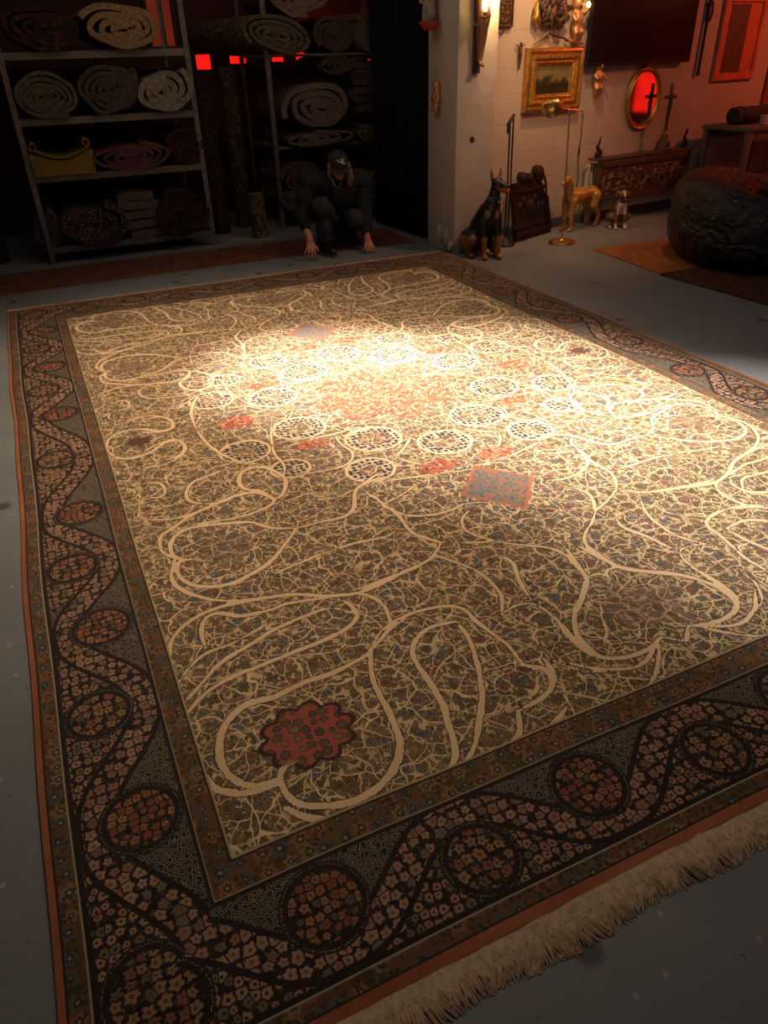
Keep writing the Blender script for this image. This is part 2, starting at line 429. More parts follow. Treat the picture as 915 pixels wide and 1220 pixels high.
# folded blankets
def folded(label, X0, Y0, X1, Y1, yf, L, layers, m, seed, base):
    rnd = random.Random(seed); a = at(X0, Y1, yf); b = at(X1, Y0, yf); w = b.x-a.x; h = b.z-base; th = h/layers
    pth = []
    for k in range(layers):
        z = base+th*(k+.5); xs = [a.x+th*.5+(w-th)*i/10 for i in range(11)]
        if k % 2: xs = xs[::-1]
        pth += [(x, z+.08*th*math.sin(9*x+k+seed)) for x in xs]
        if k < layers-1:
            s = 1 if k % 2 == 0 else -1; xe = xs[-1]
            pth += [(xe+s*th*.5*math.sin(q), z+th*.5-th*.5*math.cos(q)) for q in (PI*.25, PI*.5, PI*.75)]
    bm = NB(); ribbon(bm, pth, th*.84, yf, L, 1)
    return tag(obj('folded_rug', bm, m, auto=50), label, 'rug', 'rolled rugs on the shelves')
folded('grey brown flat-folded rug on the bottom shelf between two rolls', 155, 226, 187, 294, yl+.05, .9, 5, [P9, P9], 3, LZ[0])
roll('dark brown rug wedged behind the left post on the bottom shelf', 44, 246, 69, 300, yl+.10, .85, 3.2, [P9, E3], 12, LZ[0], .03, .05)
yr = 8.04
roll('long tan olive rug roll lying on top of the middle shelf', 290, 14, 374, 66, yr-.06, 1.2, 4.4, [P11, E2], 21, RZ[2], .028, .03, -.18, -.25)
roll('mauve brown rug roll on top of the tan olive roll', 322, -32, 392, 22, yr, 1.0, 3.6, [P12, E6], 22, None, .034, .07)
roll('dark brown rug roll between the tan olive roll and the round one', 376, 8, 422, 64, yr+.08, .9, 4, [P4, E3], 23, RZ[2], .03, .06)
roll('round olive rug roll on the top shelf beside the black curtain', 421, 8, 463, 58, yr, .9, 5.2, [P11, E2], 24, RZ[2], .02, .02)
roll('big mauve brown rug roll over the crouching person', 335, 88, 420, 156, yr, .95, 3.7, [P12, E6], 25, RZ[1]+.17, .036, .06)
roll('flattened mauve rug roll underneath the big mauve brown roll', 338, 150, 420, 180, yr-.03, .95, 3.2, [P12, E6], 26, RZ[1], .026, .06)
roll('dark brown rug roll resting on the big mauve brown roll', 382, 60, 421, 90, yr, .9, 3.4, [P12, E3], 33, None, .03, .06)
folded('tall stack of brown folds between the big mauve brown roll and the curtain', 423, 60, 460, 146, yr+.1, .85, 7, [P12, E3], 5, RZ[1]+.28)
roll('small patterned rug roll under the brown folds, by the curtain', 423, 146, 458, 180, yr, .9, 3.2, [P11, P11], 28, RZ[1], .03, .06)
roll('dark purple rug roll on the low shelf, left of the person\'s cap', 336, 186, 384, 236, yr, .9, 4, [P7, E5], 29, RZ[0]+.19, .03, .05)
roll('olive gold patterned rug bundle on the low shelf, right of the person', 414, 196, 461, 262, yr-.02, .9, 3.2, [P11, P11], 30, RZ[0], .05, .08)
roll('brown rug roll on the low shelf, left of the person\'s shoulder', 334, 222, 376, 264, yr, .9, 3.6, [P3, E2], 31, RZ[0], .03, .05)
# rolls standing on end between the two shelves
def standing(label, px, py, Y, r, h, m, seed):
    b = fl(px, py) if Y is None else at(px, py, Y); b.z = 0
    bm = NB(); pth = spiral(b.x, b.y, 2*r, 2*r, 4, .02, seed, .022)
    ribbon(bm, pth, .022, 0, h, 1)
    for v in bm.verts: v.co = Vector((v.co.x, v.co.z, v.co.y))
    lo = min(v.co.z for v in bm.verts)
    for v in bm.verts: v.co.z -= lo
    tag(obj('rolled_rug', bm, m, auto=50), label, 'rug', 'rolled rugs standing on end')
standing('dark red rug roll standing on end just right of the left shelf', 262, 262, 8.3, .115, 1.45, [P1, P1], 41)
standing('brown rug roll standing on end beside the middle shelf', 292, 262, 8.5, .10, 1.52, [P3, E2], 42)
standing('short tan rug roll standing on end left of the person', 308, 258, 7.85, .085, .42, [P11, E2], 43)
standing('nearly black rug roll standing on end in the far left shadow', -8, 300, 8.1, .13, 1.3, [P10, P10], 44)
# ------------------------------------------------------------------ the big carpet
RX, RY, RW, RH = -0.343, 0.650, 3.784, 5.565
# vine curves of one quarter of the field: (half width mm, flat list u,v in half-centimetres from the near left corner)
VINES=[(13,[79,246,79,216,79,192,79,178,77,161,78,145,82,129,91,120,101,116,113,115]),
(14,[196,184,184,180,166,177,148,177,130,174,115,176,105,172,96,163,91,150,90,139,94,127,101,120,111,118,115,118]),
(9,[128,124,122,125,117,122,115,117]),
(14,[115,117,115,108,119,99,129,93,142,89,155,90,167,95,176,103,182,114,185,132,186,148,188,164,196,185]),
(14,[112,100,119,91,131,83,144,79,155,79,160,80]),
(12,[78,182,92,194,109,201,130,203,152,205,176,207,193,212,202,220,202,233,198,239]),
(10,[79,192,91,202,109,217,131,225,150,232,171,235,188,235,201,223]),
(7,[79,208,88,219,102,229,120,231,145,239]),
(11,[80,234,85,251,97,263,115,270,136,269,168,262,192,248,214,242,242,247,252,251]),
(11,[103,234,104,250,110,263,120,264,132,255,151,252,165,253,191,246]),
(9,[192,248,213,240,222,226,220,207,212,196,196,184]),
(9,[196,184,215,198,229,203]),
(9,[195,185,209,198,226,205,246,206,261,202,269,194,270,181,273,166,276,150,275,134,279,125]),
(11,[272,133,283,125,284,117,279,109,271,105,260,103,251,103]),
(7,[289,131,288,120,283,110]),
(13,[258,186,241,188,228,183,219,171,217,155,217,140,215,124,211,111,208,99,204,91,197,85,183,80,169,77]),
(11,[258,186,258,171,253,153,246,135,237,118,227,105,218,94,207,85,195,80]),
(12,[251,102,244,90,233,83,224,79,214,76]),
(7,[285,176,300,181,312,179,317,170,318,159,318,144,317,130,320,117]),
(6,[293,142,292,131,295,124,304,112,316,106]),
(10,[278,93,267,87,252,82,242,80]),
(10,[324,236,327,223,320,204,315,183]),
(11,[367,216,366,192,361,180,343,165,331,155,318,135]),
(9,[282,258,268,253,250,249,231,246,210,246]),
(9,[282,258,293,240,299,226,301,210,299,194,288,177]),
(11,[364,186,348,170,333,158,322,141,320,127,322,117,332,111,345,109,358,111,366,114]),
(8,[364,186,379,178,382,108,367,114]),
(11,[319,160,316,144,316,131,317,121]),
(8,[301,121,310,112,322,105,335,101,348,104,364,113]),
(8,[364,113,353,101,340,90,324,83]),
(10,[373,220,369,202,364,186]),
(12,[200,339,183,349,170,365,151,373,130,379,116,377,106,365,104,349,109,339,116,335]),
(13,[200,339,183,320,167,305,152,298,137,293,120,296,108,306,103,321,106,335,114,336]),
(11,[200,339,222,339,241,338,254,348,264,370,276,380,297,391]),
(12,[131,383,161,377,185,379,197,387,194,399,185,409,168,410,142,403,127,397,112,386,101,378,98,365,99,352,107,340]),
(12,[198,389,207,395,217,416,215,434,205,451,189,451,180,436,180,419,192,408,197,390]),
(7,[202,385,223,376,246,369,263,374]),
(10,[104,340,98,320,100,305,110,289,126,276,155,266]),
(9,[198,455,176,460,157,456,141,450,132,431,136,416,155,406,168,410]),
(9,[92,410,112,400,130,400,145,402]),
(11,[169,554,172,518,179,492,191,467]),
(8,[289,477,287,458,290,437,277,419,252,418,225,423]),
(8,[246,550,232,507,224,471,225,447,219,426]),
(8,[226,477,267,482,291,483,323,487]),
(8,[289,463,313,478,335,480]),
(9,[111,531,128,542,145,543,150,520,137,502,120,496,106,500]),
(8,[101,471,115,464,117,447,110,440,97,447]),
(7,[105,492,142,487,172,484,198,455]),
(8,[204,297,232,299,259,297,269,301]),
(7,[158,289,181,293,204,297]),
(8,[264,370,276,356,277,336,284,332]),
(8,[266,375,288,382,307,380]),
(11,[81,556,86,535,101,524,119,528,135,542,148,540,150,523,142,508,128,505]),
(8,[367,364,347,377,329,397,322,411]),
(8,[367,364,339,365,314,371,298,375]),
(8,[367,364,384,378]),
(9,[278,342,286,319,304,309,322,307,338,311]),
(10,[273,359,278,342,281,318,280,294,287,280,294,271]),
(8,[294,271,286,263,274,255,249,250,223,247]),
(8,[336,300,324,291,319,278,322,266,329,254,311,261,294,271]),
(8,[329,254,343,241,360,229,368,215,369,198]),
(7,[278,342,298,348,316,357]),
(8,[322,411,337,423,354,442])]
def catmull(P, k=7):
    P = np.array(P, float)
    if len(P) < 3: return P
    Q = np.vstack([2*P[0]-P[1], P, 2*P[-1]-P[-2]]); out = []
    for i in range(1, len(Q)-2):
        a, b, c, d = Q[i-1:i+3]
        for t in np.arange(k)/k:
            out.append(.5*(2*b+(c-a)*t+(2*a-5*b+4*c-d)*t*t+(3*b-a-3*c+d)*t**3))
    out.append(Q[-2]); return np.array(out)
def pl_dist(U, V, line, R, D, sub=0.0):
    """D = min(D, distance to polyline - sub) inside reach R"""
    lo = line.min(0)-R; hi = line.max(0)+R
    I = np.nonzero((U > lo[0]) & (U < hi[0]) & (V > lo[1]) & (V < hi[1]))[0]
    if not len(I): return
    u = U[I].astype(np.float32); v = V[I].astype(np.float32); best = np.full(len(I), 9., np.float32)
    n = len(line)-1
    for k in range(n):
        a = line[k]; d = line[k+1]-a; L = float(d@d)+1e-12
        t = np.clip(((u-a[0])*d[0]+(v-a[1])*d[1])/L, 0, 1)
        s = sub[k] if hasattr(sub, '__len__') else sub
        np.minimum(best, np.hypot(u-a[0]-t*d[0], v-a[1]-t*d[1])-s, out=best)
    D[I] = np.minimum(D[I], best)
def build_carpet():
    nu, nv = 475, 697
    gu = np.linspace(0, RW, nu); gv = np.linspace(0, RH, nv)
    V, U = np.meshgrid(gv, gu, indexing='ij'); U = U.ravel(); V = V.ravel()
    QU = np.minimum(U, RW-U); QV = np.minimum(V, RH-V)
    # zones across the edge
    eL = np.interp(QU, [0, .016, .068, .335, .395, .407, 1.9], [0, 1, 2, 3, 4, 4.3, 9])
    eN = np.interp(QV, [0, .026, .070, .335, .420, .433, 2.8], [0, 1, 2, 3, 4, 4.3, 13])
    E = np.minimum(eL, eN); side = (eL < eN)
    # vines
    hu, hv = (nu+1)//2, (nv+1)//2
    q = (np.arange(nv)[:, None] < hv) & (np.arange(nu)[None, :] < hu); qi = np.nonzero(q.ravel())[0]
    qu, qv = U[qi], V[qi]; vd = np.full(len(qi), .2)
    for w, l in VINES:
        P = np.array(l, float).reshape(-1, 2)/200; P = P[np.all(np.abs(np.diff(P, axis=0, prepend=P[:1]-1)) > -1, axis=1)]
        c = catmull(P); n = len(c); s = np.linspace(0, 1, n)
        hw = w/1000*(.42+.36*np.sin(np.clip(s*1.06-.03, 0, 1)*PI)**.6)
        pl_dist(qu, qv, c, .12, vd, hw[:-1])
    full = np.zeros((nv, nu)); Q = vd.reshape(hv, hu)
    full[:hv, :hu] = Q; full[:hv, nu-hu:] = Q[:, ::-1]; full[nv-hv:, :hu] = Q[::-1]; full[nv-hv:, nu-hu:] = Q[::-1, ::-1]
    vd = full.ravel()
    # dotted ovals and medallions
    od = np.full(len(U), .5); 
    for a, b, r in ((1.0, 2.44, .118), (1.316, 2.56, .132), (1.60, 2.28, .138), (1.46, 2.0, .11), (1.892, 2.09, .13), (1.14, 2.18, .09), (.97, 2.7826, .0001)):
        od = np.minimum(od, np.hypot((QU-a)*1.0, (QV-b)*1.05)-r)
    md = np.full(len(U), .5); mk = np.zeros(len(U))
    def med(a, b, ru, rv, k, lob, amp, rot=0):
        nonlocal md, mk
        du, dv = QU-a, QV-b; th = np.arctan2(dv/rv, du/ru)
        r = np.hypot(du/ru, dv/rv); R = 1+amp*np.abs(np.cos(lob*th/2+rot))-amp*.6
        d = (r-R)*min(ru, rv); m = d < md; md = np.where(m, d, md); mk = np.where(m & (d < .05), k, mk)
    med(.690, .697, .125, .105, 0, 10, .22)
    med(.712, 1.694, .105, .085, 1, 8, .2)
    med(1.892, .727, .145, .105, 1, 10, .18)
    med(.56, 2.7826, .06, .05, 3, 8, .3)
    med(1.045, 2.7826, .10, .07, 2, 8, .3)
    med(1.318, 2.36, .085, .05, 2, 6, .3)
    med(1.74, 1.88, .09, .06, 2, 6, .3)
    mk = np.where((mk == 0) & (V > RH/2) & (md < .05), 1, mk)
    # pendant on the long axis: a square of turquoise and rust
    d = (np.abs(QU-1.892)/.17+np.abs(QV-1.61)/.20-1)*.12; m = d < md; md = np.where(m, d, md); mk = np.where(m & (d < .05), 4, mk)
    # central rayed star
    du, dv = U-RW/2, V-RH/2; th = np.arctan2(dv/.37, du/.42); r = np.hypot(du/.42, dv/.37)
    R = .66+.34*np.abs(np.cos(4*th))**.7; d = (r-R)*.37; m = d < md; md = np.where(m, d, md); mk = np.where(m & (d < .05), 2, mk)
    # main border: meandering ribbon and roundels
    wd = np.full(len(U), .1); rd = np.full(len(U), .3); cd = np.full(len(U), .3); ck = np.zeros(len(U)); sg = np.zeros(len(U))
    LI = [.633, 1.428, 2.225, 3.335, 4.132, 4.93]; LO = [.225, 1.03, 1.825, 2.7826, 3.735, 4.535, 5.34]
    NI = [.561, 1.279, 2.0, 2.72, 3.30]; NO = [.20, .929, 1.652, 2.37, 3.03, 3.58]
    for isleft in (True, False):
        ins, outs = (LI, LO) if isleft else (NI, NO)
        lo, hi = (.078, .333)
        nodes = sorted([(s, .125) for s in ins]+[(s, .292) for s in outs])
        nodes = [(nodes[0][0]-.4, .125)]+nodes+[(nodes[-1][0]+.4, .125)]
        line = []
        for (s0, c0), (s1, c1) in zip(nodes[:-1], nodes[1:]):
            for t in np.arange(16)/16:
                x = np.clip((t-.1)/.8, 0, 1); x = x*x*(3-2*x); line.append((c0+(c1-c0)*x, s0+(s1-s0)*t))
        line = np.array(line)
        for far in (0, 1):
            if isleft: M = side & ((U > RW/2) == bool(far)); A = QU; B = V
            else: M = ~side & ((V > RH/2) == bool(far)); A = QV; B = U
            M &= (E > 1.8) & (E < 3.2); I = np.nonzero(M)[0]
            a, b = A[I], B[I]; D = np.full(len(I), .3); pl_dist(a, b, line, .3, D)
            tn = np.gradient(line, axis=0); tn /= np.linalg.norm(tn, axis=1)[:, None]; nr = np.stack([-tn[:, 1], tn[:, 0]], 1)
            X = np.full(len(I), .1)
            pl_dist(a, b, line+nr*.043, .1, X); pl_dist(a, b, line-nr*.043, .1, X)
            rd[I] = D; wd[I] = X
            c = np.interp(b, line[:, 1], line[:, 0]); sg[I] = np.where(a < c, -1, 1)
            C = np.full(len(I), .3); K = np.zeros(len(I))
            for ss, ac, k, r in [(s, .226, 1, .088) for s in ins]+[(s, .172, 2, .083) for s in outs]:
                dd = np.hypot(a-ac, b-ss)-r; m = dd < C; C = np.where(m, dd, C); K = np.where(m, k, K)
            cd[I] = C; ck[I] = K
    # heights: gentle ripples, wobbling selvedges
    z = .013+.0035*np.sin(U*2.3+V*1.1)*np.sin(V*1.7)+.002*np.sin(U*9+2*np.sin(V*3))
    wob = .005*np.sin(V*2.6+.4)+.003*np.sin(V*6.1); x = RX+U+wob*np.clip(1-QU/.5, 0, 1)*(U < RW/2)+.006*np.sin(V*4)*(U > RW-.3)
    y = RY+V+.012*np.sin(U*3.1)*np.clip(1-QV/.6, 0, 1)*(V > RH/2)+.004*np.sin(U*2)*(V < .4)
    n = nu*nv
    co = np.stack([x, y, z], 1)
    me = bpy.data.meshes.new('pile')
    idx = np.arange(n).reshape(nv, nu)
    f = np.stack([idx[:-1, :-1], idx[:-1, 1:], idx[1:, 1:], idx[1:, :-1]], -1).reshape(-1, 4)
    # thickness: a skirt folded down to the floor
    rim = np.concatenate([idx[0, :], idx[1:, -1], idx[-1, -2::-1], idx[-2:0:-1, 0]]); k = len(rim)
    co2 = co[rim].copy(); co2[:, 2] = .0015; co = np.vstack([co, co2]); j = np.arange(k); jn = (j+1) % k
    f = np.vstack([f, np.stack([rim[j], n+j, n+jn, rim[jn]], 1)])
    me.vertices.add(len(co)); me.vertices.foreach_set('co', co.ravel().astype(np.float32))
    me.loops.add(f.size); me.loops.foreach_set('vertex_index', f.ravel().astype(np.int32))
    me.polygons.add(len(f)); me.polygons.foreach_set('loop_start', (np.arange(len(f))*4).astype(np.int32))
    me.update(); me.validate()
    for nm, a in dict(e=E, vd=vd, od=od, md=md, mk=mk, wd=wd, rd=rd, cd=cd, ck=ck, sg=sg).items():
        at_ = me.attributes.new(nm, 'FLOAT', 'POINT'); at_.data.foreach_set('value', np.concatenate([a, a[rim]]).astype(np.float32))
    me.polygons.foreach_set('use_smooth', np.ones(len(f), bool))
    return me
def carpet_mat():
    n = N('knotted_silk_carpet_pile'); P0 = n.pos(); A = n.attr
    nz = n.vm('SUBTRACT', n.noise(P0, 16, 2, .5, True), (.5, .5, .5)); P = n.vm('ADD', P0, n.vm('SCALE', nz, scale=.022))
    def flower(vec, sc, pet, r0, amp, rnd=.85, soft=.0012):
        v = n.vor(vec, sc, 'F1', rnd); d = n.vm('SUBTRACT', vec, v.outputs['Position'])
        x = n.new('SeparateXYZ'); n.put(x.inputs[0], d); c = n.new('SeparateColor'); n.put(c.inputs[0], v.outputs['Color'])
        ang = n.ma('ARCTAN2', x.outputs[1], x.outputs[0]); L = n.ma('SQRT', n.ma('ADD', n.ma('MULTIPLY', x.outputs[0], x.outputs[0]), n.ma('MULTIPLY', x.outputs[1], x.outputs[1])))
        lob = n.ma('COSINE', n.ma('ADD', n.ma('MULTIPLY', ang, pet), n.ma('MULTIPLY', c.outputs[1], 6.28)))
        size = n.ma('MULTIPLY_ADD', c.outputs[2], .5*r0, .7*r0)
        R = n.ma('MULTIPLY', size, n.ma('MULTIPLY_ADD', lob, amp, 1))
        rel = n.ma('DIVIDE', L, R)
        return rel, c.outputs[0], c.outputs[1], L
    def edge(vec, sc, rnd=1): return n.ma('DIVIDE', n.vor(vec, sc, 'DISTANCE_TO_EDGE', rnd).outputs['Distance'], sc)
    cream = n.ramp(n.noise(P0, 5, 3), [(.3, (.68, .48, .26)), (.7, (.80, .59, .36))])
    # ---- field
    tone = n.noise(P0, 2.2, 2)
    wp = n.vm('SUBTRACT', n.noise(P0, 10, 1, .5, True), (.5, .5, .5)); wq = n.vm('SUBTRACT', n.noise(P0, 55, 1, .5, True), (.5, .5, .5))
    PV = n.vm('ADD', n.vm('ADD', P0, n.vm('SCALE', wp, scale=.09)), n.vm('SCALE', wq, scale=.006))
    PF = n.vm('ADD', n.vm('ADD', P0, n.vm('SCALE', nz, scale=.014)), n.vm('SCALE', wq, scale=.007))
    c = n.mix(n.ma('MULTIPLY', n.noise(P0, 7, 3), .8), cream, (.25, .155, .065))
    def layer(c, vec, sc, pet, r0, amp, fills, keep, rnd=.9, core=None, inner=None):
        rel, a1, a2, _ = flower(vec, sc, pet, r0, amp, rnd); on = n.ma('GREATER_THAN', a2, keep)
        c = n.mix(n.ma('MULTIPLY', on, n.st(rel, .94, 1.04)), c, (.040, .027, .013))
        c = n.mix(n.ma('MULTIPLY', on, n.st(rel, .78, .88)), c, n.ramp(a1, fills, True))
        if inner: c = n.mix(n.ma('MULTIPLY', on, n.st(n.ma('ABSOLUTE', n.ma('SUBTRACT', rel, .47)), .05, .10)), c, inner)
        if core: c = n.mix(n.ma('MULTIPLY', on, n.st(rel, .20, .28)), c, core)
        return c
    leafc = [(0, (.145, .110, .042)), (.3, (.175, .130, .052)), (.5, (.105, .080, .033)), (.66, (.24, .135, .075)), (.78, (.22, .155, .075)), (.9, (.15, .135, .115))]
    c = layer(c, PF, 54, 2, .0108, .30, leafc, .05, .85)
    c = layer(c, n.vm('ADD', PF, (1.3, 2.9, 0)), 23, 7, .0178, .12, [(0, (.31, .17, .115)), (.2, (.19, .14, .065)), (.36, (.33, .21, .14)), (.5, (.20, .18, .155)), (.66, (.29, .125, .08)), (.78, (.16, .115, .05)), (.9, (.15, .15, .155))], .18, .8, (.05, .03, .025), (.055, .035, .022))
    c = n.mix(n.st(edge(PV, 15), .0007, .0022), c, cream)
    c = n.mix(n.st(edge(PV, 7), .0014, .0032), c, cream)
    # dotted ovals
    od = A('od'); ins = n.st(od, -.003, .0)
    ring = n.ma('MULTIPLY', ins, n.ma('SUBTRACT', 1, n.st(od, -.062, -.055)))
    v = n.vor(P0, 38, 'F1', .5); dots = n.st(v.outputs['Distance'], .32, .40)
    c = n.mix(ring, c, n.mix(dots, n.ramp(n.noise(P0, 30, 3), [(.4, (.34, .24, .14)), (.6, (.60, .47, .31))]), (.016, .018, .028)))
    c = n.mix(n.st(n.ma('ABSOLUTE', od), .006, .008), c, cream)
    # medallions
    md = A('md'); mk = A('mk'); mi = n.st(md, -.002, .002)
    mcol = n.ramp(n.ma('DIVIDE', mk, 5), [(0, (.34, .085, .055)), (.1, (.20, .10, .065)), (.3, (.40, .085, .035)), (.5, (.13, .04, .03)), (.7, (.22, .22, .19))], True)
    r3, m1, m2, _ = flower(P, 28, 6, .0135, .12, .5)
    mm = n.mix(n.st(r3, .95, 1.05), mcol, (.03, .015, .012)); mm = n.mix(n.st(r3, .75, .83), mm, n.ramp(m1, [(0, (.12, .085, .05)), (.4, (.09, .07, .05)), (.7, (.20, .14, .10))], True))
    pend = n.ma('GREATER_THAN', mk, 3.5); pc = n.mix(n.st(n.noise(P0, 24, 3, .7), .46, .54), (.15, .165, .14), (.29, .15, .09)); r8, p8, _, _ = flower(P, 46, 3, .009, .3); pc = n.mix(n.st(r8, .7, .85), pc, n.ramp(p8, [(0, (.085, .12, .125)), (.4, (.24, .10, .06)), (.7, (.12, .10, .055))], True)); mm = n.mix(pend, mm, pc)
    isstar = n.ma('MULTIPLY', n.ma('GREATER_THAN', mk, 1.5), n.ma('LESS_THAN', mk, 2.5))
    r4, s1, s2, _ = flower(P, 55, 4, .008, .3)
    sm = n.mix(n.st(r4, .8, .9), mcol, n.ramp(s1, [(0, (.45, .16, .07)), (.35, (.24, .05, .03)), (.6, (.60, .40, .22)), (.85, (.05, .03, .04))], True))
    mm = n.mix(isstar, mm, sm)
    rag = n.ma('MULTIPLY', isstar, n.st(n.noise(P0, 26, 3, .7), .40, .52)); soft = n.ma('SUBTRACT', 1, n.ma('MULTIPLY', .55, n.ma('MULTIPLY', n.ma('GREATER_THAN', mk, .5), n.ma('LESS_THAN', mk, 1.5))))
    c = n.mix(n.ma('MULTIPLY', n.ma('MULTIPLY', mi, soft), n.ma('SUBTRACT', 1, n.ma('MULTIPLY', rag, .6))), c, mm)
    c = n.mix(n.ma('MULTIPLY', n.ma('LESS_THAN', mk, .5), n.st(n.ma('ABSOLUTE', md), .005, .008)), c, (.05, .02, .015))
    c = n.mix(n.ma('MULTIPLY', n.ma('GREATER_THAN', mk, 3.5), n.st(n.ma('ABSOLUTE', md), .005, .008)), c, (.40, .13, .07))
    # vines
    vd = n.ma('ADD', n.ma('ADD', A('vd'), n.ma('MULTIPLY', n.ma('SUBTRACT', n.noise(P0, 60, 2), .5), .009)), n.ma('MULTIPLY', n.ma('SUBTRACT', n.noise(P0, 14, 2), .5), .010)); lim = n.ma('SUBTRACT', 1, n.ma('MULTIPLY', mi, .75))
    c = n.mix(n.ma('MULTIPLY', lim, n.st(vd, .0022, .0040)), c, (.06, .038, .018))
    c = n.mix(n.ma('MULTIPLY', lim, n.st(vd, -.0005, .0012)), c, cream)
    field = c
    # ---- main border
    dark = n.ramp(n.noise(P0, 20, 3), [(.3, (.014, .008, .006)), (.7, (.030, .016, .012))])
    rd = A('rd'); sg = A('sg'); cd = A('cd'); ck = A('ck'); wd = A('wd')
    PB = n.vm('ADD', P0, n.vm('SCALE', nz, scale=.012)); rl, kl, kk, _ = flower(n.vm('ADD', PB, (2.2, 5.1, 0)), 70, 2, .0062, .35)
    dleaf = n.mix(n.ma('MULTIPLY', n.ma('GREATER_THAN', kk, .25), n.st(rl, .6, .75)), dark, n.ramp(kl, [(0, (.10, .075, .04)), (.4, (.16, .105, .07)), (.7, (.08, .07, .06))], True))
    def motif(sc, pet, r0, amp, cols, ctr, rim=None):
        P = PB; r, k1, k2, _ = flower(P, sc, pet, r0, amp, .55); x = n.mix(n.st(r, .92, 1.06), dleaf, n.ramp(k1, cols, True)); x = n.mix(n.st(edge(P, sc, .55), .0010, .0022), x, dark)
        if rim: x = n.mix(n.st(n.ma('ABSOLUTE', n.ma('SUBTRACT', r, .8)), .10, .16), x, rim)
        return n.mix(n.st(r, .26, .36), x, ctr)
    rib = motif(33, 5, .0140, .18, [(0, (.33, .19, .13)), (.4, (.36, .22, .14)), (.62, (.27, .135, .09)), (.85, (.16, .12, .08))], (.16, .085, .04))
    outer = motif(40, 6, .0110, .10, [(0, (.34, .20, .115)), (.5, (.31, .165, .11)), (.8, (.16, .12, .07))], (.03, .016, .012))
    be = edge(P, 52); inn = n.mix(n.st(n.ma('ABSOLUTE', n.ma('SUBTRACT', be, .0026)), .0006, .0012), dark, (.27, .23, .16))
    r5, k5, _, _ = flower(P, 52, 3, .0065, .3); inn = n.mix(n.st(r5, .55, .65), inn, n.ramp(k5, [(0, (.12, .09, .06)), (.5, (.05, .045, .045)), (.75, (.2, .13, .09))], True))
    b = n.mix(n.ma('GREATER_THAN', sg, 0), outer, inn); b = n.mix(n.st(rd, .0425, .0432), b, rib)
    ca = motif(42, 5, .0108, .16, [(0, (.29, .115, .055)), (.35, (.32, .16, .08)), (.6, (.22, .075, .04)), (.88, (.12, .09, .06))], (.16, .05, .03))
    cb = motif(33, 5, .0135, .24, [(0, (.28, .165, .09)), (.35, (.30, .17, .07)), (.6, (.24, .09, .05)), (.85, (.13, .10, .05))], (.10, .05, .03))
    b = n.mix(n.st(wd, .0062, .0080), b, dark)
    b = n.mix(n.st(cd, .013, .015), b, n.mix(n.st(n.ma('ABSOLUTE', n.ma('SUBTRACT', be, .003)), .0007, .0013), dark, (.22, .18, .12)))
    b = n.mix(n.st(cd, .0, .001), b, n.mix(n.ma('GREATER_THAN', ck, 1.5), ca, cb))
    b = n.mix(n.st(n.ma('ABSOLUTE', cd), .0058, .0074), b, dark)
    b = n.mix(n.st(n.ma('ABSOLUTE', n.ma('SUBTRACT', cd, .0135)), .0015, .003), b, dark)
    # ---- guard stripes
    gr = n.ramp(n.noise(P0, 9, 4, .7), [(.35, (.065, .040, .015)), (.5, (.13, .066, .026)), (.65, (.16, .062, .03))])
    r6, k6, _, _ = flower(P0, 21, 6, .021, .22, .35); gr = n.mix(n.st(r6, .9, 1.0), gr, n.ramp(k6, [(0, (.085, .085, .075)), (.3, (.24, .10, .05)), (.6, (.10, .085, .035)), (.8, (.20, .14, .07))], True))
    gr = n.mix(n.st(r6, .42, .5), gr, (.035, .025, .02)); gr = n.mix(n.st(r6, .18, .24), gr, (.26, .23, .18))
    r7, k7, k8, _ = flower(P, 60, 3, .008, .35); gr = n.mix(n.ma('MULTIPLY', n.st(r7, .6, .75), n.ma('GREATER_THAN', k8, .5)), gr, (.05, .032, .014))
    E = A('e')
    def line(at_, w, col, base): return n.mix(n.st(n.ma('ABSOLUTE', n.ma('SUBTRACT', E, at_)), w, w*1.5), base, col)
    step = lambda k: n.st(E, k-.01, k+.01)
    edgec = n.ramp(n.noise(P0, 6, 4), [(.3, (.27, .080, .032)), (.7, (.36, .125, .058))])
    c = n.mix(step(4.15), field, gr)          # inside 4.15: inner guard
    c = n.mix(step(3.0), c, b); c = n.mix(step(2.0), c, gr); c = n.mix(step(1.0), c, edgec)
    c = line(4.22, .05, (.40, .30, .16), c); c = line(4.08, .035, (.02, .013, .01), c); c = line(3.02, .035, (.02, .013, .01), c); c = line(3.08, .018, (.32, .25, .15), c)
    c = line(1.98, .05, (.02, .013, .01), c); c = line(1.90, .03, (.34, .27, .17), c); c = line(1.03, .05, (.03, .018, .014), c)
    # worn pile
    c = n.mix(.35, c, n.mix(1, c, n.ramp(n.noise(P0, 150, 2, .6), [(.3, (.72, .72, .72)), (.7, (1.25, 1.25, 1.25))]), 'MULTIPLY'))
    n.bump(n.noise(P0, 320, 2, .6), .35, .004)
    n.put(n.b.inputs['Sheen Weight'], .40); n.put(n.b.inputs['Sheen Roughness'], .32); n.put(n.b.inputs['Sheen Tint'], (1, .93, .87, 1))
    return n.fin(c, .72, 0, .18)
t = thing('carpet', 'huge patterned carpet with a dark border, a fringe and a lit centre, covering the floor', 'carpet', (RX+RW/2, RY+RH/2, 0))
obj('pile', build_carpet(), carpet_mat(), t, auto=60)
M_fr = mat('cream_cotton_fringe', (.56, .41, .27), .95, 0, .3, 60)
M_knot = mat('brown_fringe_knots', (.10, .06, .03), .95)
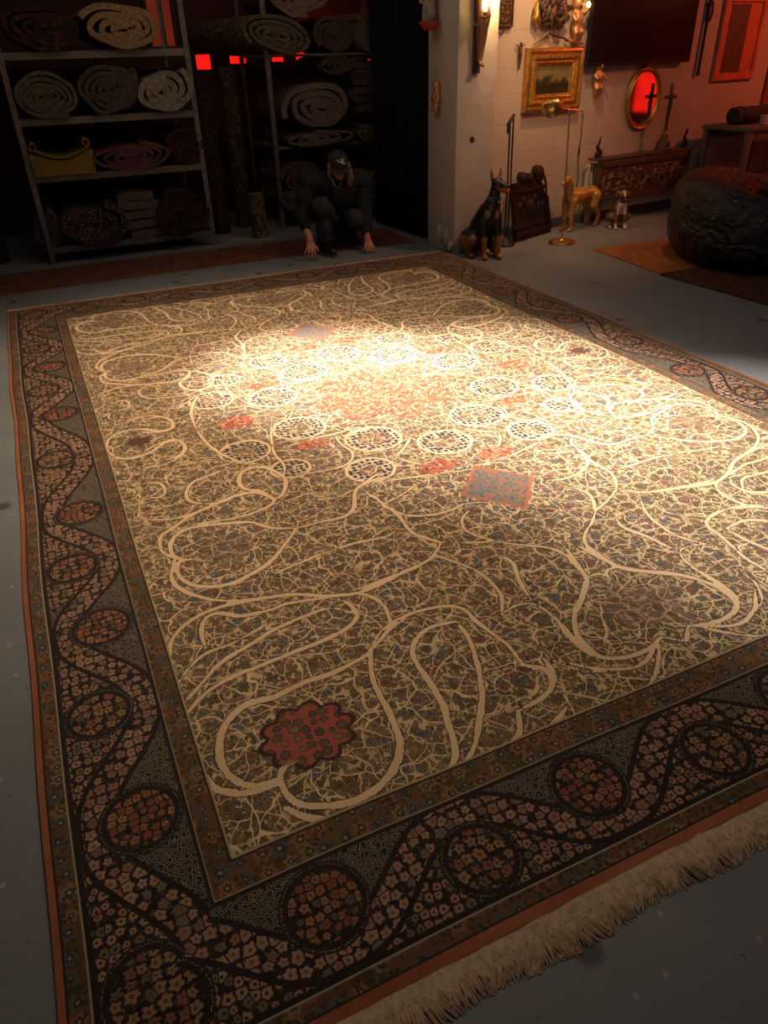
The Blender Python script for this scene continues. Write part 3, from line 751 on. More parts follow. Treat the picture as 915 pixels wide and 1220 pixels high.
def fringe(y0, sgn, ln, web, cnt, lab):
    bm = NB(); n = 120
    rows = [[bm.verts.new((RX+.004+(RW-.008)*i/n, y0+sgn*d, z+.001*math.sin(i*1.7))) for i in range(n+1)] for d, z in ((-.004, .013), (web*.5, .011), (web, .007), (web, .002))]
    for a, b in zip(rows[:-1], rows[1:]):
        for i in range(n): bm.faces.new((a[i], a[i+1], b[i+1], b[i]))
    k = obj('fringe_band', bm, M_fr, t)
    bm = NB(); rnd = random.Random(int(ln*1000))
    if sgn < 0:
        for i in range(230):
            x = RX+.01+(RW-.02)*(i+.5)/230; box(bm, (x+rnd.uniform(-.002, .002), y0+sgn*web*.92, .0095), (.0035, .006, .003), mi=1)
    for i in range(cnt):
        x = RX+.006+(RW-.012)*(i+rnd.random())/cnt; tuft = .010*math.sin(i*.11)+.012*math.sin(i*.031+1); L = ln*(.82+.3*rnd.random()+.12*math.sin(i*.023))
        z = .008; pts = []; dx = tuft+rnd.uniform(-.012, .012); lift = rnd.uniform(0, .008)
        for s in (0, .35, .7, 1): pts.append((x+dx*s*s+rnd.uniform(-.002, .002)*s, y0+sgn*(web*.9+L*s), max(.0022, .008*(1-s)+lift*math.sin(PI*s)+.002)))
        tube(bm, pts, [.0021, .0024, .0020, .0012], 4)
    f = obj('fringe', bm, [M_fr, M_knot], t); f['kind'] = 'stuff'
fringe(RY, -1, .050, .034, 2300, '')
fringe(RY+RH, 1, .03, .02, 900, '')
# long narrow runner beyond the carpet and the two rugs on the right
def floor_rug(name, label, pts, m, th=.008, fr=None, group=None):
    t_ = None; bm = NB(); a = [bm.verts.new((*p, .0012)) for p in pts]; b = [bm.verts.new((*p, th)) for p in pts]
    bm.faces.new(b); k = len(a)
    for i in range(k): bm.faces.new((a[i], a[(i+1) % k], b[(i+1) % k], b[i]))
    o = obj(name, bm, m, smooth=False); return tag(o, label, 'rug', group)
def runner_mat(name, base, cols, sc):
    n = N(name); P = n.pos(); v = n.vor(P, sc, 'F1', .7, '3D'); x = n.new('SeparateColor'); n.put(x.inputs[0], v.outputs['Color'])
    k = len(cols); c = n.mix(n.st(v.outputs['Distance'], .32, .4), base, n.ramp(x.outputs[0], [(i/k, q) for i, q in enumerate(cols)], True))
    c = n.mix(.3, c, n.ramp(n.noise(P, 4, 4), [(.3, tuple(q*.4 for q in base)), (.7, tuple(min(1, q*1.7) for q in base))]))
    n.bump(n.noise(P, 200, 2), .4, .004); return n.fin(c, .95, 0, .1)
floor_rug('runner_rug', 'long narrow reddish brown runner in front of the shelves', [(-1.6, 6.72), (.28, 6.80), (1.77, 6.82), (3.44, 6.74), (3.46, 7.52), (2.0, 7.50), (.5, 7.55), (-1.6, 7.50)],
  runner_mat('red_brown_runner_pile', (.15, .058, .036), [(.11, .04, .03), (.19, .08, .05), (.09, .055, .04)], 18), .004)
p1 = fl(707, 298); p2 = fl(798, 285); p3 = fl(790, 329)
floor_rug('floor_rug', 'rust orange rug on the floor in front of the black armchair', [(4.70, 5.58), (4.60, 4.60), (6.30, 4.62), (6.40, 5.52)],
  runner_mat('rust_rug_pile', (.30, .10, .035), [(.22, .07, .03), (.36, .15, .06), (.16, .08, .04), (.28, .17, .08)], 26), .008)
floor_rug('floor_rug', 'dark brown patterned rug under the front of the black armchair', [(4.58, 4.575), (4.66, 3.2), (6.4, 3.25), (6.3, 4.59)],
  runner_mat('dark_brown_rug_pile', (.075, .030, .016), [(.14, .06, .03), (.05, .03, .025), (.18, .10, .05), (.03, .02, .02)], 24), .009)
# ------------------------------------------------------------------ things on the wall and column
GOLD = mat('aged_gold_leaf', (.62, .34, .08), .32, .85, .35, 25, .3)
BRASS = mat('polished_brass', (.70, .46, .16), .30, 1, .2, 10)
BRONZE = mat('dark_bronze', (.12, .075, .04), .45, .6, .4, 30, .3)
IRON = mat('black_iron', (.012, .011, .011), .55, .3, .3, 30, .2)
WOODD = mat('dark_carved_wood', (.075, .038, .020), .55, 0, .5, 18, .3)
FLESH = mat('painted_plaster_flesh', (.42, .21, .12), .5, 0, .25, 20)
GILT = mat('gilded_terracotta', (.55, .27, .11), .35, .45, .3, 30, .2)
BULB = emis('warm_candle_glow', (1.0, .62, .16), 16, 3, .2)
def wt(name, label, cat, px, py, off=.002, group=None):
    q = wl(px, py, off); return thing(name, label, cat, q, WA, group), q
def ws(px0, py0, px1, py1):
    a = wl(px0, py0); b = wl(px1, py1); return math.hypot(b.x-a.x, b.y-a.y)
# gold framed painting
t, q = wt('framed_painting', 'small dark landscape painting in a wide stepped gold frame', 'painting', 657, 95)
FW, FH = .71, .52
def frame(bm, w, h, steps, mi=0):
    """stepped moulding: steps = (inset, depth)"""
    rings = []
    for ins, d in steps:
        x, z = w/2-ins, h/2-ins; rings.append([bm.verts.new((sx*x, -d, sz*z)) for sx, sz in ((-1, -1), (1, -1), (1, 1), (-1, 1))])
    for a, b in zip(rings[:-1], rings[1:]):
        for k in range(4): bm.faces.new((a[k], a[(k+1) % 4], b[(k+1) % 4], b[k])).material_index = mi
bm = NB(); frame(bm, FW, FH, [(0, 0), (0, .035), (.012, .055), (.03, .06), (.045, .045), (.055, .045), (.075, .062), (.095, .05), (.10, .04), (.118, .048), (.13, .03), (.14, .028), (.15, .012)])
for k in range(60):    # carved beading round the sight edge
    s = k/60*4; e = int(s); f = s-e; x, z = [(-1+2*f, -1), (1, -1+2*f), (1-2*f, 1), (-1, 1-2*f)][e]
    ball(bm, (x*(FW/2-.085), -.058, z*(FH/2-.085)), (.009, .006, .009), 0, 6)
obj('picture_frame', bm, GOLD, t, local=True, auto=25)
n = N('dark_landscape_oil'); P = n.pos(); sx = n.new('SeparateXYZ'); n.put(sx.inputs[0], P)
h = n.ma('ADD', sx.outputs[2], n.ma('MULTIPLY_ADD', n.noise(P, 16, 4), .30, -.13)); c = n.ramp(n.ma('MULTIPLY_ADD', h, 3.2, .5), [(.2, (.035, .028, .012)), (.42, (.02, .018, .010)), (.55, (.05, .05, .022)), (.66, (.17, .15, .06)), (.9, (.22, .19, .08))])
bm = NB(); box(bm, (0, -.014, 0), (FW-.28, .006, FH-.28)); obj('canvas', bm, n.fin(c, .4), t, local=True, smooth=False)
# television
t, q = wt('television', 'large black wall-mounted television with its screen off', 'television', 760, 76.5, .05)
w = 1.47; a = wl(699, 81); hgt = .86
bm = NB(); box(bm, (0, -.012, hgt/2), (w, .045, hgt), bev=.008); frame(bm, w, hgt, [(0, .030)], 0) if False else None
obj('casing', bm, mat('black_plastic', (.012, .010, .010), .4), t, local=True)
bm = NB(); box(bm, (0, -.036, hgt/2+.01), (w-.035, .004, hgt-.055)); obj('screen', bm, mat('dark_glossy_screen', (.010, .006, .007), .30, 0, .1, 2, 0, .12), t, local=True, smooth=False)
bm = NB(); box(bm, (0, .025, hgt/2), (.5, .03, .4)); obj('wall_bracket', bm, IRON, t, local=True)
# ornate bronze plaque
t, q = wt('wall_plaque', 'narrow ornate bronze plaque with a hanging ring, left of the carved foliage', 'plaque', 599, 33)
bm = NB(); w = .19; box(bm, (0, -.012, .21), (w, .022, .42), bev=.006)
for sx_ in (-1, 1): box(bm, (sx_*(w/2-.012), -.026, .21), (.016, .012, .40), bev=.004)
for z in (.012, .40): box(bm, (0, -.026, z), (w, .012, .016), bev=.004)
rnd = random.Random(3)
for k in range(34): ball(bm, (rnd.uniform(-.065, .065), -.024, rnd.uniform(.03, .38)), (rnd.uniform(.008, .018), .008, rnd.uniform(.008, .02)), 0, 8)
obj('plate', bm, BRONZE, t, local=True)
bm = NB(); tube(bm, [(-.03+.03*math.cos(a)*1, -.012, -.022+.028*math.sin(a)) for a in [PI*.1-2*PI*i/20*.72 for i in range(21)]], .0045, 6); obj('hanging_ring', bm, IRON, t, local=True)
# small corpus figure
t, q = wt('corpus_figure', 'tiny bronze crucified figure with spread arms, left of the gold painting', 'figure', 618, 64)
bm = NB(); limb(bm, [(0, -.02, .04), (0, -.022, .0), (.004, -.02, -.05), (0, -.018, -.12)], [.014, .018, .013, .007], 8)
limb(bm, [(0, -.02, .045), (-.05, -.018, .07)], [.009, .006], 8); limb(bm, [(0, -.02, .045), (.05, -.018, .075)], [.009, .006], 8); ball(bm, (0, -.026, .075), (.013, .014, .016), 0, 8)
obj('body', fuse(bm, .004, 2), BRONZE, t, local=True)
# carved foliage with branches
t, q = wt('wall_carving', 'dark carved foliage with bare branches above the gold painting', 'carving', 658, 30)
bm = NB(); rnd = random.Random(5)
for k in range(70):
    R_ = Matrix.Rotation(rnd.uniform(0, 6.3), 3, 'Y') @ Matrix.Rotation(rnd.uniform(-.7, .7), 3, 'X')
    a = rnd.uniform(0, 2*PI); r = rnd.uniform(0, 1)**.6; ball(bm, (-.05+.19*r*math.cos(a), -.05+rnd.uniform(-.03, .02), .16+.16*r*math.sin(a)), (rnd.uniform(.045, .075), .010, rnd.uniform(.016, .028)), rnd.choice((0, 0, 0, 0, 1)), 8, R_)
obj('foliage', bm, [mat('dark_painted_foliage', (.045, .025, .014), .5, 0, .6, 9, .3), mat('dull_red_leaves', (.20, .06, .03), .5)], t, local=True)
for i, pts in enumerate(([(-.06, -.03, .02), (-.08, -.035, -.06), (-.16, -.03, -.11), (-.24, -.02, -.15)], [(-.08, -.035, -.05), (.0, -.05, -.08), (.10, -.05, -.10), (.20, -.04, -.13)], [(.0, -.05, -.08), (.07, -.05, -.02), (.11, -.05, .04)])):
    bm = NB(); tube(bm, pts, [.014, .013, .010, .005][:len(pts)], 7); obj('branch', bm, BRONZE, t, local=True)
bm = NB(); limb(bm, [(-.235, -.04, .16), (-.24, -.045, .06), (-.205, -.045, -.0)], [.02, .035, .022], 10); obj('gilded_leaf', fuse(bm, .008, 2), GOLD, t, local=True)
# cherubs
def cherub(bm, c, s, lean=0, arm=1):
    """chubby winged child: head, body, arms, legs (all one skin)"""
    V = lambda x, y, z: Vector(c)+s*Vector((x+lean*z, y, z))
    ball(bm, V(0, -.05, .45), .15*s, 0, 12); ball(bm, V(0, -.02, .50), (.16*s, .15*s, .12*s), 0, 12)
    limb(bm, [V(0, -.05, .28), V(0, -.06, .14), V(0, -.05, .0)], [.11*s, .145*s, .13*s])
    limb(bm, [V(-.09, -.05, .27), V(-.18, -.10, .18), V(-.15, -.18, .10)], [.065*s, .058*s, .05*s])
    limb(bm, [V(.09, -.05, .27), V(.20, -.09, .26 if arm else .16), V(.26, -.13, .34 if arm else .08)], [.065*s, .058*s, .05*s])
    limb(bm, [V(-.05, -.05, -.03), V(-.09, -.15, -.16), V(-.05, -.10, -.33)], [.095*s, .08*s, .055*s]); limb(bm, [V(.06, -.05, -.03), V(.10, -.14, -.14), V(.12, -.08, -.30)], [.095*s, .08*s, .055*s])
    ball(bm, V(0, -.20, .43), .028*s, 0, 8)
t, q = wt('cherub_figurine', 'gilded cherub holding up a lit candle bulb, beside the dark foliage carving', 'figurine', 682, 26)
bm = NB(); cherub(bm, (0, -.04, -.03), .36); obj('body', fuse(bm, .008, 3), GILT, t, local=True)
bm = NB(); ball(bm, (.10, -.085, .125), (.020, .020, .026), 0, 12); obj('light_bulb', bm, BULB, t, local=True); bm = NB(); lathe(bm, [(0, 0), (.012, 0), (.02, .02), (.016, .03), (0, .03)], (.097, -.085, .078), 12); obj('candle_cup', bm, GOLD, t, local=True)
bm = NB(); tube(bm, [(-.10, -.03, -.14), (.0, -.06, -.155), (.12, -.05, -.175)], [.012, .018, .01], 8); obj('perch', bm, GILT, t, local=True)
t, q = wt('cherub_figurine', 'small gilded cherub hanging just below the left corner of the television', 'figurine', 709, 94)
bm = NB(); cherub(bm, (0, -.02, -.03), .32, 0, 0); obj('body', fuse(bm, .008, 3), GILT, t, local=True)
# oval mirror
t, q = wt('oval_mirror', 'oval mirror in a gilt frame reflecting red light, above the standing crucifix', 'mirror', 765, 117)
mw, mh = .225, .262
bm = NB(); n_ = 56; prof = [(-.030, .0), (-.030, .022), (-.015, .034), (.0, .030), (.008, .038), (.018, .024), (.026, .012)]
rings = [[bm.verts.new(((mw-i_)*math.cos(2*PI*k/n_), -d, (mh-i_)*math.sin(2*PI*k/n_))) for k in range(n_)] for i_, d in prof]
for a, b in zip(rings[:-1], rings[1:]):
    for k in range(n_): bm.faces.new((a[k], a[(k+1) % n_], b[(k+1) % n_], b[k]))
obj('mirror_frame', bm, GOLD, t, local=True)
bm = NB(); tube(bm, [(-.03, -.02, mh+.028), (-.02, -.03, mh+.045), (.0, -.03, mh+.055), (.02, -.03, mh+.045), (.03, -.02, mh+.028)], [.01, .014, .018, .014, .01], 8); ball(bm, (0, -.03, mh+.038), (.022, .018, .022)); obj('crest', bm, GOLD, t, local=True)
bm = NB(); vs = [bm.verts.new(((mw-.02)*math.cos(2*PI*k/n_), -.014-.004*math.cos(2*PI*k/n_), (mh-.02)*math.sin(2*PI*k/n_))) for k in range(n_)]; bm.faces.new(vs)
vs2 = [bm.verts.new((v.co.x, -.006, v.co.z)) for v in vs]; bm.faces.new(vs2[::-1])
for k in range(n_): bm.faces.new((vs[k], vs2[k], vs2[(k+1) % n_], vs[(k+1) % n_]))
obj('mirror_glass', bm, mat('silvered_glass', (.85, .82, .8), .06, 1, .05, 4), t, local=True, smooth=False)
# slim black pole on the wall
t, q = wt('wall_pole', 'slim black pole hanging upright on the wall right of the television', 'pole', 831, 90, .03)
bm = NB(); tube(bm, [(0, 0, 0), (0, 0, .9)], .016, 10); lathe(bm, [(0, 0), (.02, 0), (.02, .03), (.016, .035)], (0, 0, 0), 10); obj('shaft', bm, IRON, t, local=True)
bm = NB(); tube(bm, [(0, -.0, .47), (.03, -.01, .5), (.045, -.01, .56), (.03, -.01, .64), (0, 0, .68)], .012, 8); obj('grip', bm, IRON, t, local=True)
bm = NB(); box(bm, (0, .016, .62), (.03, .03, .03), bev=.004); obj('bracket', bm, IRON, t, local=True)
# orange-red framed panel and the cropped one
def panel(label, px, py, w, h, mfr, min_, fw, shift=0):
    t, q = wt('framed_picture', label, 'picture', px, py)
    bm = NB(); frame(bm, w, h, [(0, 0), (0, .03), (.01, .036), (fw-.01, .036), (fw, .015)]); obj('picture_frame', bm, mfr, t, local=True, auto=25)
    bm = NB(); box(bm, (0, -.012, 0), (w-2*fw+.004, .006, h-2*fw+.004)); obj('artwork', bm, mfr, t, local=True, smooth=False)
    bm = NB(); box(bm, (-shift, -.017, .0), ((w-2*fw)*.55, .008, (h-2*fw)*.97)); obj('dark_panel', bm, min_, t, local=True, smooth=False)
M_or = mat('orange_lacquer', (.55, .13, .05), .5, 0, .2, 5); M_dp = mat('dark_brown_print', (.10, .035, .02), .6, 0, .4, 12)
panel('tall orange framed picture with a dark brown panel, right of the television', 880, 46, .70, .78, M_or, M_dp, .07, .07)
panel('reddish framed picture cut off by the right edge of the photo', 928, 92, .50, .62, mat('dull_red_frame', (.28, .07, .04), .6), M_dp, .06)
# column ornaments
t = thing('cherub_figurine', 'small gilded cherub on the shaded left face of the white column', 'figurine', (3.5, 6.42, 1.245), -PI/2)
bm = NB(); cherub(bm, (0, -.01, -.02), .27, .0, 0); obj('body', fuse(bm, .007, 3), GILT, t, local=True)
t = thing('religious_statuette', 'robed statuette on a red bracket, high on the left face of the column', 'statuette', (3.5, 6.45, 1.80), -PI/2)
bm = NB(); lathe(bm, [(0, 0), (.05, .0), (.075, .035), (.09, .05), (.09, .06), (0, .06)], (0, -.08, -.045), 20); obj('bracket', bm, mat('red_painted_wood', (.42, .05, .03), .5), t, local=True)
bm = NB(); lathe(bm, [(0, 0), (.062, .0), (.055, .08), (.045, .18), (.055, .26), (.03, .31), (.02, .33)], (-.01, -.08, .015), 16); ball(bm, (-.01, -.085, .37), (.03, .033, .04), 0, 10); limb(bm, [(.04, -.08, .25), (.08, -.11, .20), (.04, -.14, .17)], [.02, .018, .012], 8); limb(bm, [(-.06, -.08, .25), (-.09, -.11, .18), (-.05, -.14, .15)], [.02, .018, .012], 8)
n = N('painted_plaster_robe'); P = n.pos(); c = n.ramp(n.noise(P, 9, 2), [(.35, (.30, .27, .20)), (.5, (.38, .3, .2)), (.62, (.16, .17, .15))]); obj('figure', fuse(bm, .007, 2), n.fin(c, .6), t, local=True)
t = thing('carved_crucifix', 'large wooden crucifix on the front of the white column, only its legs in view', 'crucifix', (3.665, 6.092, 1.44))
bm = NB(); box(bm, (.0, -.006, .76), (.062, .034, 1.52), bev=.004); box(bm, (.0, -.012, 1.20), (.36, .024, .062), bev=.004); obj('cross_post', bm, WOODD, t, local=True)
bm = NB(); limb(bm, [(.025, -.045, .64), (.01, -.06, .56), (.035, -.075, .40), (.02, -.045, .16), (.008, -.055, .08), (.02, -.085, .055)], [.06, .055, .042, .026, .018, .014]); limb(bm, [(-.015, -.045, .62), (-.01, -.075, .46), (.004, -.05, .17), (.0, -.06, .085), (-.012, -.09, .06)], [.05, .042, .026, .018, .013])
limb(bm, [(.0, -.05, .64), (.005, -.05, .78), (0, -.06, .95), (0, -.055, 1.08)], [.066, .058, .078, .05]); limb(bm, [(-.05, -.06, 1.06), (-.11, -.045, 1.13), (-.17, -.03, 1.20)], [.034, .024, .016]); limb(bm, [(.05, -.06, 1.06), (.11, -.045, 1.13), (.17, -.03, 1.20)], [.034, .024, .016]); ball(bm, (.015, -.085, 1.17), (.042, .045, .055)); obj('carved_body', fuse(bm, .007, 3), mat('carved_brown_limewood', (.20, .095, .055), .45, 0, .3, 18, .2), t, local=True)
bm = NB(); lathe(bm, [(.048, 0), (.062, .02), (.058, .06), (.065, .09), (.05, .10)], (.01, -.06, .50), 16); obj('loincloth', bm, mat('grey_loincloth', (.32, .27, .20), .6), t, local=True)
q = at(578, 12, 5.93)
t = thing('candle_sconce', 'brass candle sconce with a glowing yellow bulb on the column front', 'lamp', (q.x, 6.10, q.z-.06))
bm = NB(); lathe(bm, [(0, 0), (.02, .0), (.034, .012), (.036, .018), (.02, .014), (.012, .02), (.012, .05), (0, .05)], (0, -.17, 0), 18); tube(bm, [(0, -.17, .002), (0, -.15, -.03), (0, -.03, -.03), (0, 0, -.01)], .006, 8); obj('arm', bm, BRASS, t, local=True)
bm = NB(); lathe(bm, [(0, .05), (.013, .05), (.023, .075), (.025, .105), (.015, .150), (0, .19)], (0, -.17, 0), 14); obj('bulb', bm, BULB, t, local=True)
SCONCE = Vector((q.x, 6.0, q.z+.05))
# ------------------------------------------------------------------ along the wall, standing on the floor
# radiator behind the carved panel
M_rad = mat('off_white_radiator_enamel', (.46, .42, .37), .4, 0, .15, 6)
a = wl(712, 200, .10); L = 1.98
t = thing('radiator', 'off-white ribbed radiator standing behind the carved dark panel', 'radiator', (*wpt(5.33, .04).xy, 0), WA)
bm = NB()
for k in range(int(L/.05)):
    x = .03+k*.05; box(bm, (x, -.03, .36), (.030, .05, .44), bev=.010)
obj('fins', bm, M_rad, t, local=True)
for z in (.16, .56):
    bm = NB(); tube(bm, [(0, -.03, z), (L, -.03, z)], .022, 10); obj('header_pipe', bm, M_rad, t, local=True)
bm = NB(); box(bm, (L/2-.1, -.075, .17), (L-.25, .012, .11), bev=.004); obj('lower_cover', bm, M_rad, t, local=True)
for x in (.1, L-.1):
    bm = NB(); box(bm, (x, -.03, .07), (.04, .05, .14), bev=.005); obj('leg', bm, M_rad, t, local=True)
# carved wooden relief panel
t = thing('wood_carving', 'wide dark wooden panel carved with figures, leaning in front of the radiator', 'carving', (*wpt(5.37, .20).xy, 0), WA)
PW, PZ0, PZ1 = 1.37, .235, .615
bm = NB(); box(bm, (PW/2, 0, (PZ0+PZ1)/2), (PW, .03, PZ1-PZ0), bev=.004); box(bm, (PW/2, .055, PZ1+.012), (PW+.04, .16, .024), bev=.005)
box(bm, (PW/2, -.02, PZ1-.035), (PW, .018, .06), bev=.004); box(bm, (PW/2, -.02, PZ0+.018), (PW, .018, .034), bev=.004)
for x in (.02, PW-.02): box(bm, (x, -.02, (PZ0+PZ1)/2), (.04, .018, PZ1-PZ0), bev=.004)
obj('board', bm, WOODD, t, local=True)
bm = NB(); rnd = random.Random(11)
for k in range(13):   # standing and riding figures in relief
    x = .09+k*.105+rnd.uniform(-.02, .02); z = PZ0+.12+rnd.uniform(-.03, .03); hgt = rnd.uniform(.09, .13)
    ball(bm, (x, -.012, z+hgt), (.017, .016, .021), 0, 8); limb(bm, [(x, -.006, z+hgt-.03), (x+rnd.uniform(-.03, .03), -.008, z+.02), (x+rnd.uniform(-.05, .05), -.006, z-.06)], [.020, .024, .014], 8)
    limb(bm, [(x, -.024, z+hgt-.03), (x+rnd.choice((-1, 1))*.05, -.024, z+rnd.uniform(.02, .12))], [.014, .010], 8)
for k in range(75): ball(bm, (rnd.uniform(.06, PW-.06), -.012, rnd.uniform(PZ0+.05, PZ1-.08)), (rnd.uniform(.012, .035), .014, rnd.uniform(.012, .03)), 0, 7)
n = N('carved_relief_polychrome'); P = n.pos(); c = n.ramp(n.noise(P, 7, 4, .7), [(.35, (.035, .022, .012)), (.5, (.10, .055, .028)), (.58, (.22, .115, .07)), (.66, (.13, .08, .035)), (.72, (.07, .055, .04))]); obj('relief', fuse(bm, .008, 1), n.fin(c, .55), t, local=True)
for x in (.08, PW-.08):
    bm = NB(); box(bm, (x, .0, PZ0/2), (.05, .035, PZ0), bev=.004); obj('foot', bm, WOODD, t, local=True)
TOPZ = PZ1+.024
# standing crucifix on the panel ledge
b = wl(790, 172, .15); b = Vector((b.x, b.y, TOPZ+.001))
t = thing('standing_crucifix', 'dark bronze crucifix on a stepped base, standing on the carved panel', 'crucifix', b, WA)
bm = NB(); lathe(bm, [(0, 0), (.085, 0), (.085, .02), (.075, .03), (.07, .085), (.055, .10), (.04, .115), (.035, .15), (.02, .17), (.016, .2), (0, .2)], (0, 0, 0), 6); obj('base', bm, BRONZE, t, local=True, auto=20)
bm = NB(); box(bm, (0, 0, .40), (.030, .022, .44), bev=.004); box(bm, (0, 0, .50), (.17, .022, .030), bev=.004); obj('cross', bm, BRONZE, t, local=True)
bm = NB(); limb(bm, [(0, -.016, .50), (.003, -.02, .43), (0, -.016, .34)], [.013, .014, .007], 8); limb(bm, [(-.065, -.014, .515), (0, -.018, .495), (.065, -.014, .515)], [.005, .009, .005], 8); ball(bm, (.004, -.026, .525), .012, 0, 8); obj('corpus', fuse(bm, .004, 1), BRONZE, t, local=True)
def hare(label, b, s, flip=1):
    t = thing('hare_figurine', label, 'figurine', b, WA, 'hare figurines')
    bm = NB(); V = lambda x, y, z: (flip*x*s, y*s, z*s)
    limb(bm, [V(.03, 0, .035), V(.02, 0, .06), V(-.01, 0, .10)], [.032*s, .036*s, .022*s], 10); ball(bm, V(-.025, 0, .125), (.026*s, .018*s, .018*s), 0, 10); limb(bm, [V(-.02, -.012, .05), V(-.03, -.014, .008)], [.014*s, .009*s], 8); limb(bm, [V(-.02, .012, .05), V(-.03, .014, .008)], [.014*s, .009*s], 8); ball(bm, V(.055, 0, .03), .015*s, 0, 8); limb(bm, [V(.03, -.02, .03), V(-.01, -.024, .009)], [.02*s, .009*s], 8); limb(bm, [V(.03, .02, .03), V(-.01, .024, .009)], [.02*s, .009*s], 8)
    obj('body', fuse(bm, .004, 2), IRON, t, local=True)
    for y, dx in ((-.010, -.0), (.010, .028)):
        bm = NB(); tube(bm, [V(-.012, y, .135), V(.0+dx*.5, y, .18), V(.006+dx, y, .235)], [.006*s, .011*s, .003*s], 8); obj('ear', bm, IRON, t, local=True)
b = wl(713, 180, .14); hare('black hare figurine at the left end of the carved panel, above the small boxer dog', Vector((b.x, b.y, TOPZ+.001)), .85)
b = wl(815, 174, .13); b2 = wpt(5.37, .14)+Vector((math.cos(WA), math.sin(WA), 0))*1.35; hare('black hare figurine at the right end of the carved panel, right of the standing crucifix', Vector((b2.x, b2.y, TOPZ+.001)), .85)
# floor lamp: brass pharmacy lamp
b = fl(669, 290); b.z = 0
t = thing('floor_lamp', 'slim brass reading lamp with a ribbed dome shade in front of the painting', 'lamp', b, WA)
bm = NB(); lathe(bm, [(0, 0), (.125, 0), (.128, .008), (.122, .022), (.10, .03), (.03, .036), (.014, .05), (0, .05)], (0, 0, 0), 32); obj('base', bm, BRASS, t, local=True)
tp = at(678, 131, b.y); top = tp.z; LX = (tp.x-b.x)*math.cos(WA)
bm = NB(); tube(bm, [(0, 0, .03), (LX, 0, top)], .0075, 10); ball(bm, (LX, 0, top), .014); lathe(bm, [(0, 0), (.012, 0), (.012, .04), (0, .04)], (LX*.55, 0, top*.55), 12); obj('pole', bm, BRASS, t, local=True)
bm = NB(); tube(bm, [(LX-.33, -.09, top+.06), (LX, 0, top+.004), (LX+.13, .02, top-.01)], .006, 8); ball(bm, (LX+.13, .02, top-.01), .011); obj('arm', bm, BRASS, t, local=True)
bm = NB(); n_ = 48
rings = []
for r, z in ((.020, .10), (.045, .092), (.068, .07), (.083, .035), (.088, -.005), (.085, -.03)):
    rings.append([bm.verts.new(((r*(1+.035*math.cos(12*2*PI*k/n_)))*math.cos(2*PI*k/n_), (r*(1+.035*math.cos(12*2*PI*k/n_)))*math.sin(2*PI*k/n_), z)) for k in range(n_)])
for a, c_ in zip(rings[:-1], rings[1:]):
    for k in range(n_): bm.faces.new((a[k], a[(k+1) % n_], c_[(k+1) % n_], c_[k]))
bm.faces.new(rings[0]); bmesh.ops.rotate(bm, verts=bm.verts, cent=(0, 0, 0), matrix=Matrix.Rotation(math.radians(166), 3, 'X')); bmesh.ops.translate(bm, verts=bm.verts, vec=(LX-.30, -.09, top+.055))
o = obj('lamp_shade', bm, BRASS, t, local=True); m_ = o.modifiers.new('thick', 'SOLIDIFY'); m_.thickness = .002
# cord
c0 = wl(695, 133, .03); t = thing('hanging_cord', 'thin dark cord hanging down the wall right of the brass lamp', 'cord', (c0.x, c0.y, c0.z), WA)
bm = NB(); tube(bm, [(0, 0, 0), (.004, 0, -.2), (-.002, 0, -.4), (.012, 0, -.52), (.03, .0, -.62), (.02, .01, -.75)], .004, 6); obj('cable', bm, IRON, t, local=True)
bm = NB(); box(bm, (0, .0, -.36), (.016, .014, .06), bev=.004); obj('inline_switch', bm, IRON, t, local=True); bm = NB(); tube(bm, [(0, .03, .004), (0, 0, .004)], .005, 8); obj('hook', bm, BRASS, t, local=True)
# fire iron stand
b = fl(601, 292); b.z = 0
t = thing('fire_iron_stand', 'tall thin black fire iron stand with two rods behind the black and tan dog', 'fire irons', b, WA)
bm = NB(); lathe(bm, [(0, 0), (.095, 0), (.10, .012), (.085, .03), (.05, .045), (.02, .07), (0, .07)], (0, 0, 0), 24); obj('base', bm, IRON, t, local=True)
zt = at(601, 140, b.y).z
for dx, z in ((-.018, zt-.04), (.018, zt)):
    bm = NB(); tube(bm, [(dx+.01, 0, .05), (dx+.012, 0, .5), (dx, 0, z)], .0075, 8); obj('rod', bm, IRON, t, local=True)
bm = NB(); tube(bm, [(-.05, -.02, zt-.13), (-.045, -.01, zt-.05), (.0, 0, zt-.01), (.024, 0, zt+.02)], [.014, .016, .016, .012], 8); obj('handle', bm, IRON, t, local=True)
bm = NB(); tube(bm, [(.03, -.01, .42), (.06, -.02, .30), (.075, -.02, .15), (.04, -.02, .06)], .008, 8); obj('poker', bm, IRON, t, local=True)
# cast iron fire screen
b = fl(611, 289); c_ = fl(654, 276); ang = math.atan2(c_.y-b.y, c_.x-b.x); L = math.hypot(c_.x-b.x, c_.y-b.y)
t = thing('fire_screen', 'black cast iron fire screen with scrolled top leaning against the wall', 'fire screen', (b.x, b.y, 0), ang)
hz = at(620, 212, b.y).z
def tilt(x, y, z): return (x, y+.16*z, z)
bm = NB(); poly = [(0, .0), (L, .0), (L*1.01, .12), (L*.98, .30), (L*.90, .33), (L*.83, hz*.80), (L*.68, hz*.94), (L*.5, hz*.9), (L*.42, hz*.97), (L*.25, hz*.97), (L*.2, hz*.9), (.02, hz*.9), (.0, hz*.75)]
prism(bm, poly, .025)
for z, d in ((.06, .05), (.13, .035), (hz*.76, .04)): box(bm, (L/2*.97, -d/2, z), (L*(1.0 if z < .3 else .86), d, .03), bev=.005)
for x in (.03, L-.04): box(bm, (x, -.02, .2), (.03, .03, .30), bev=.005)
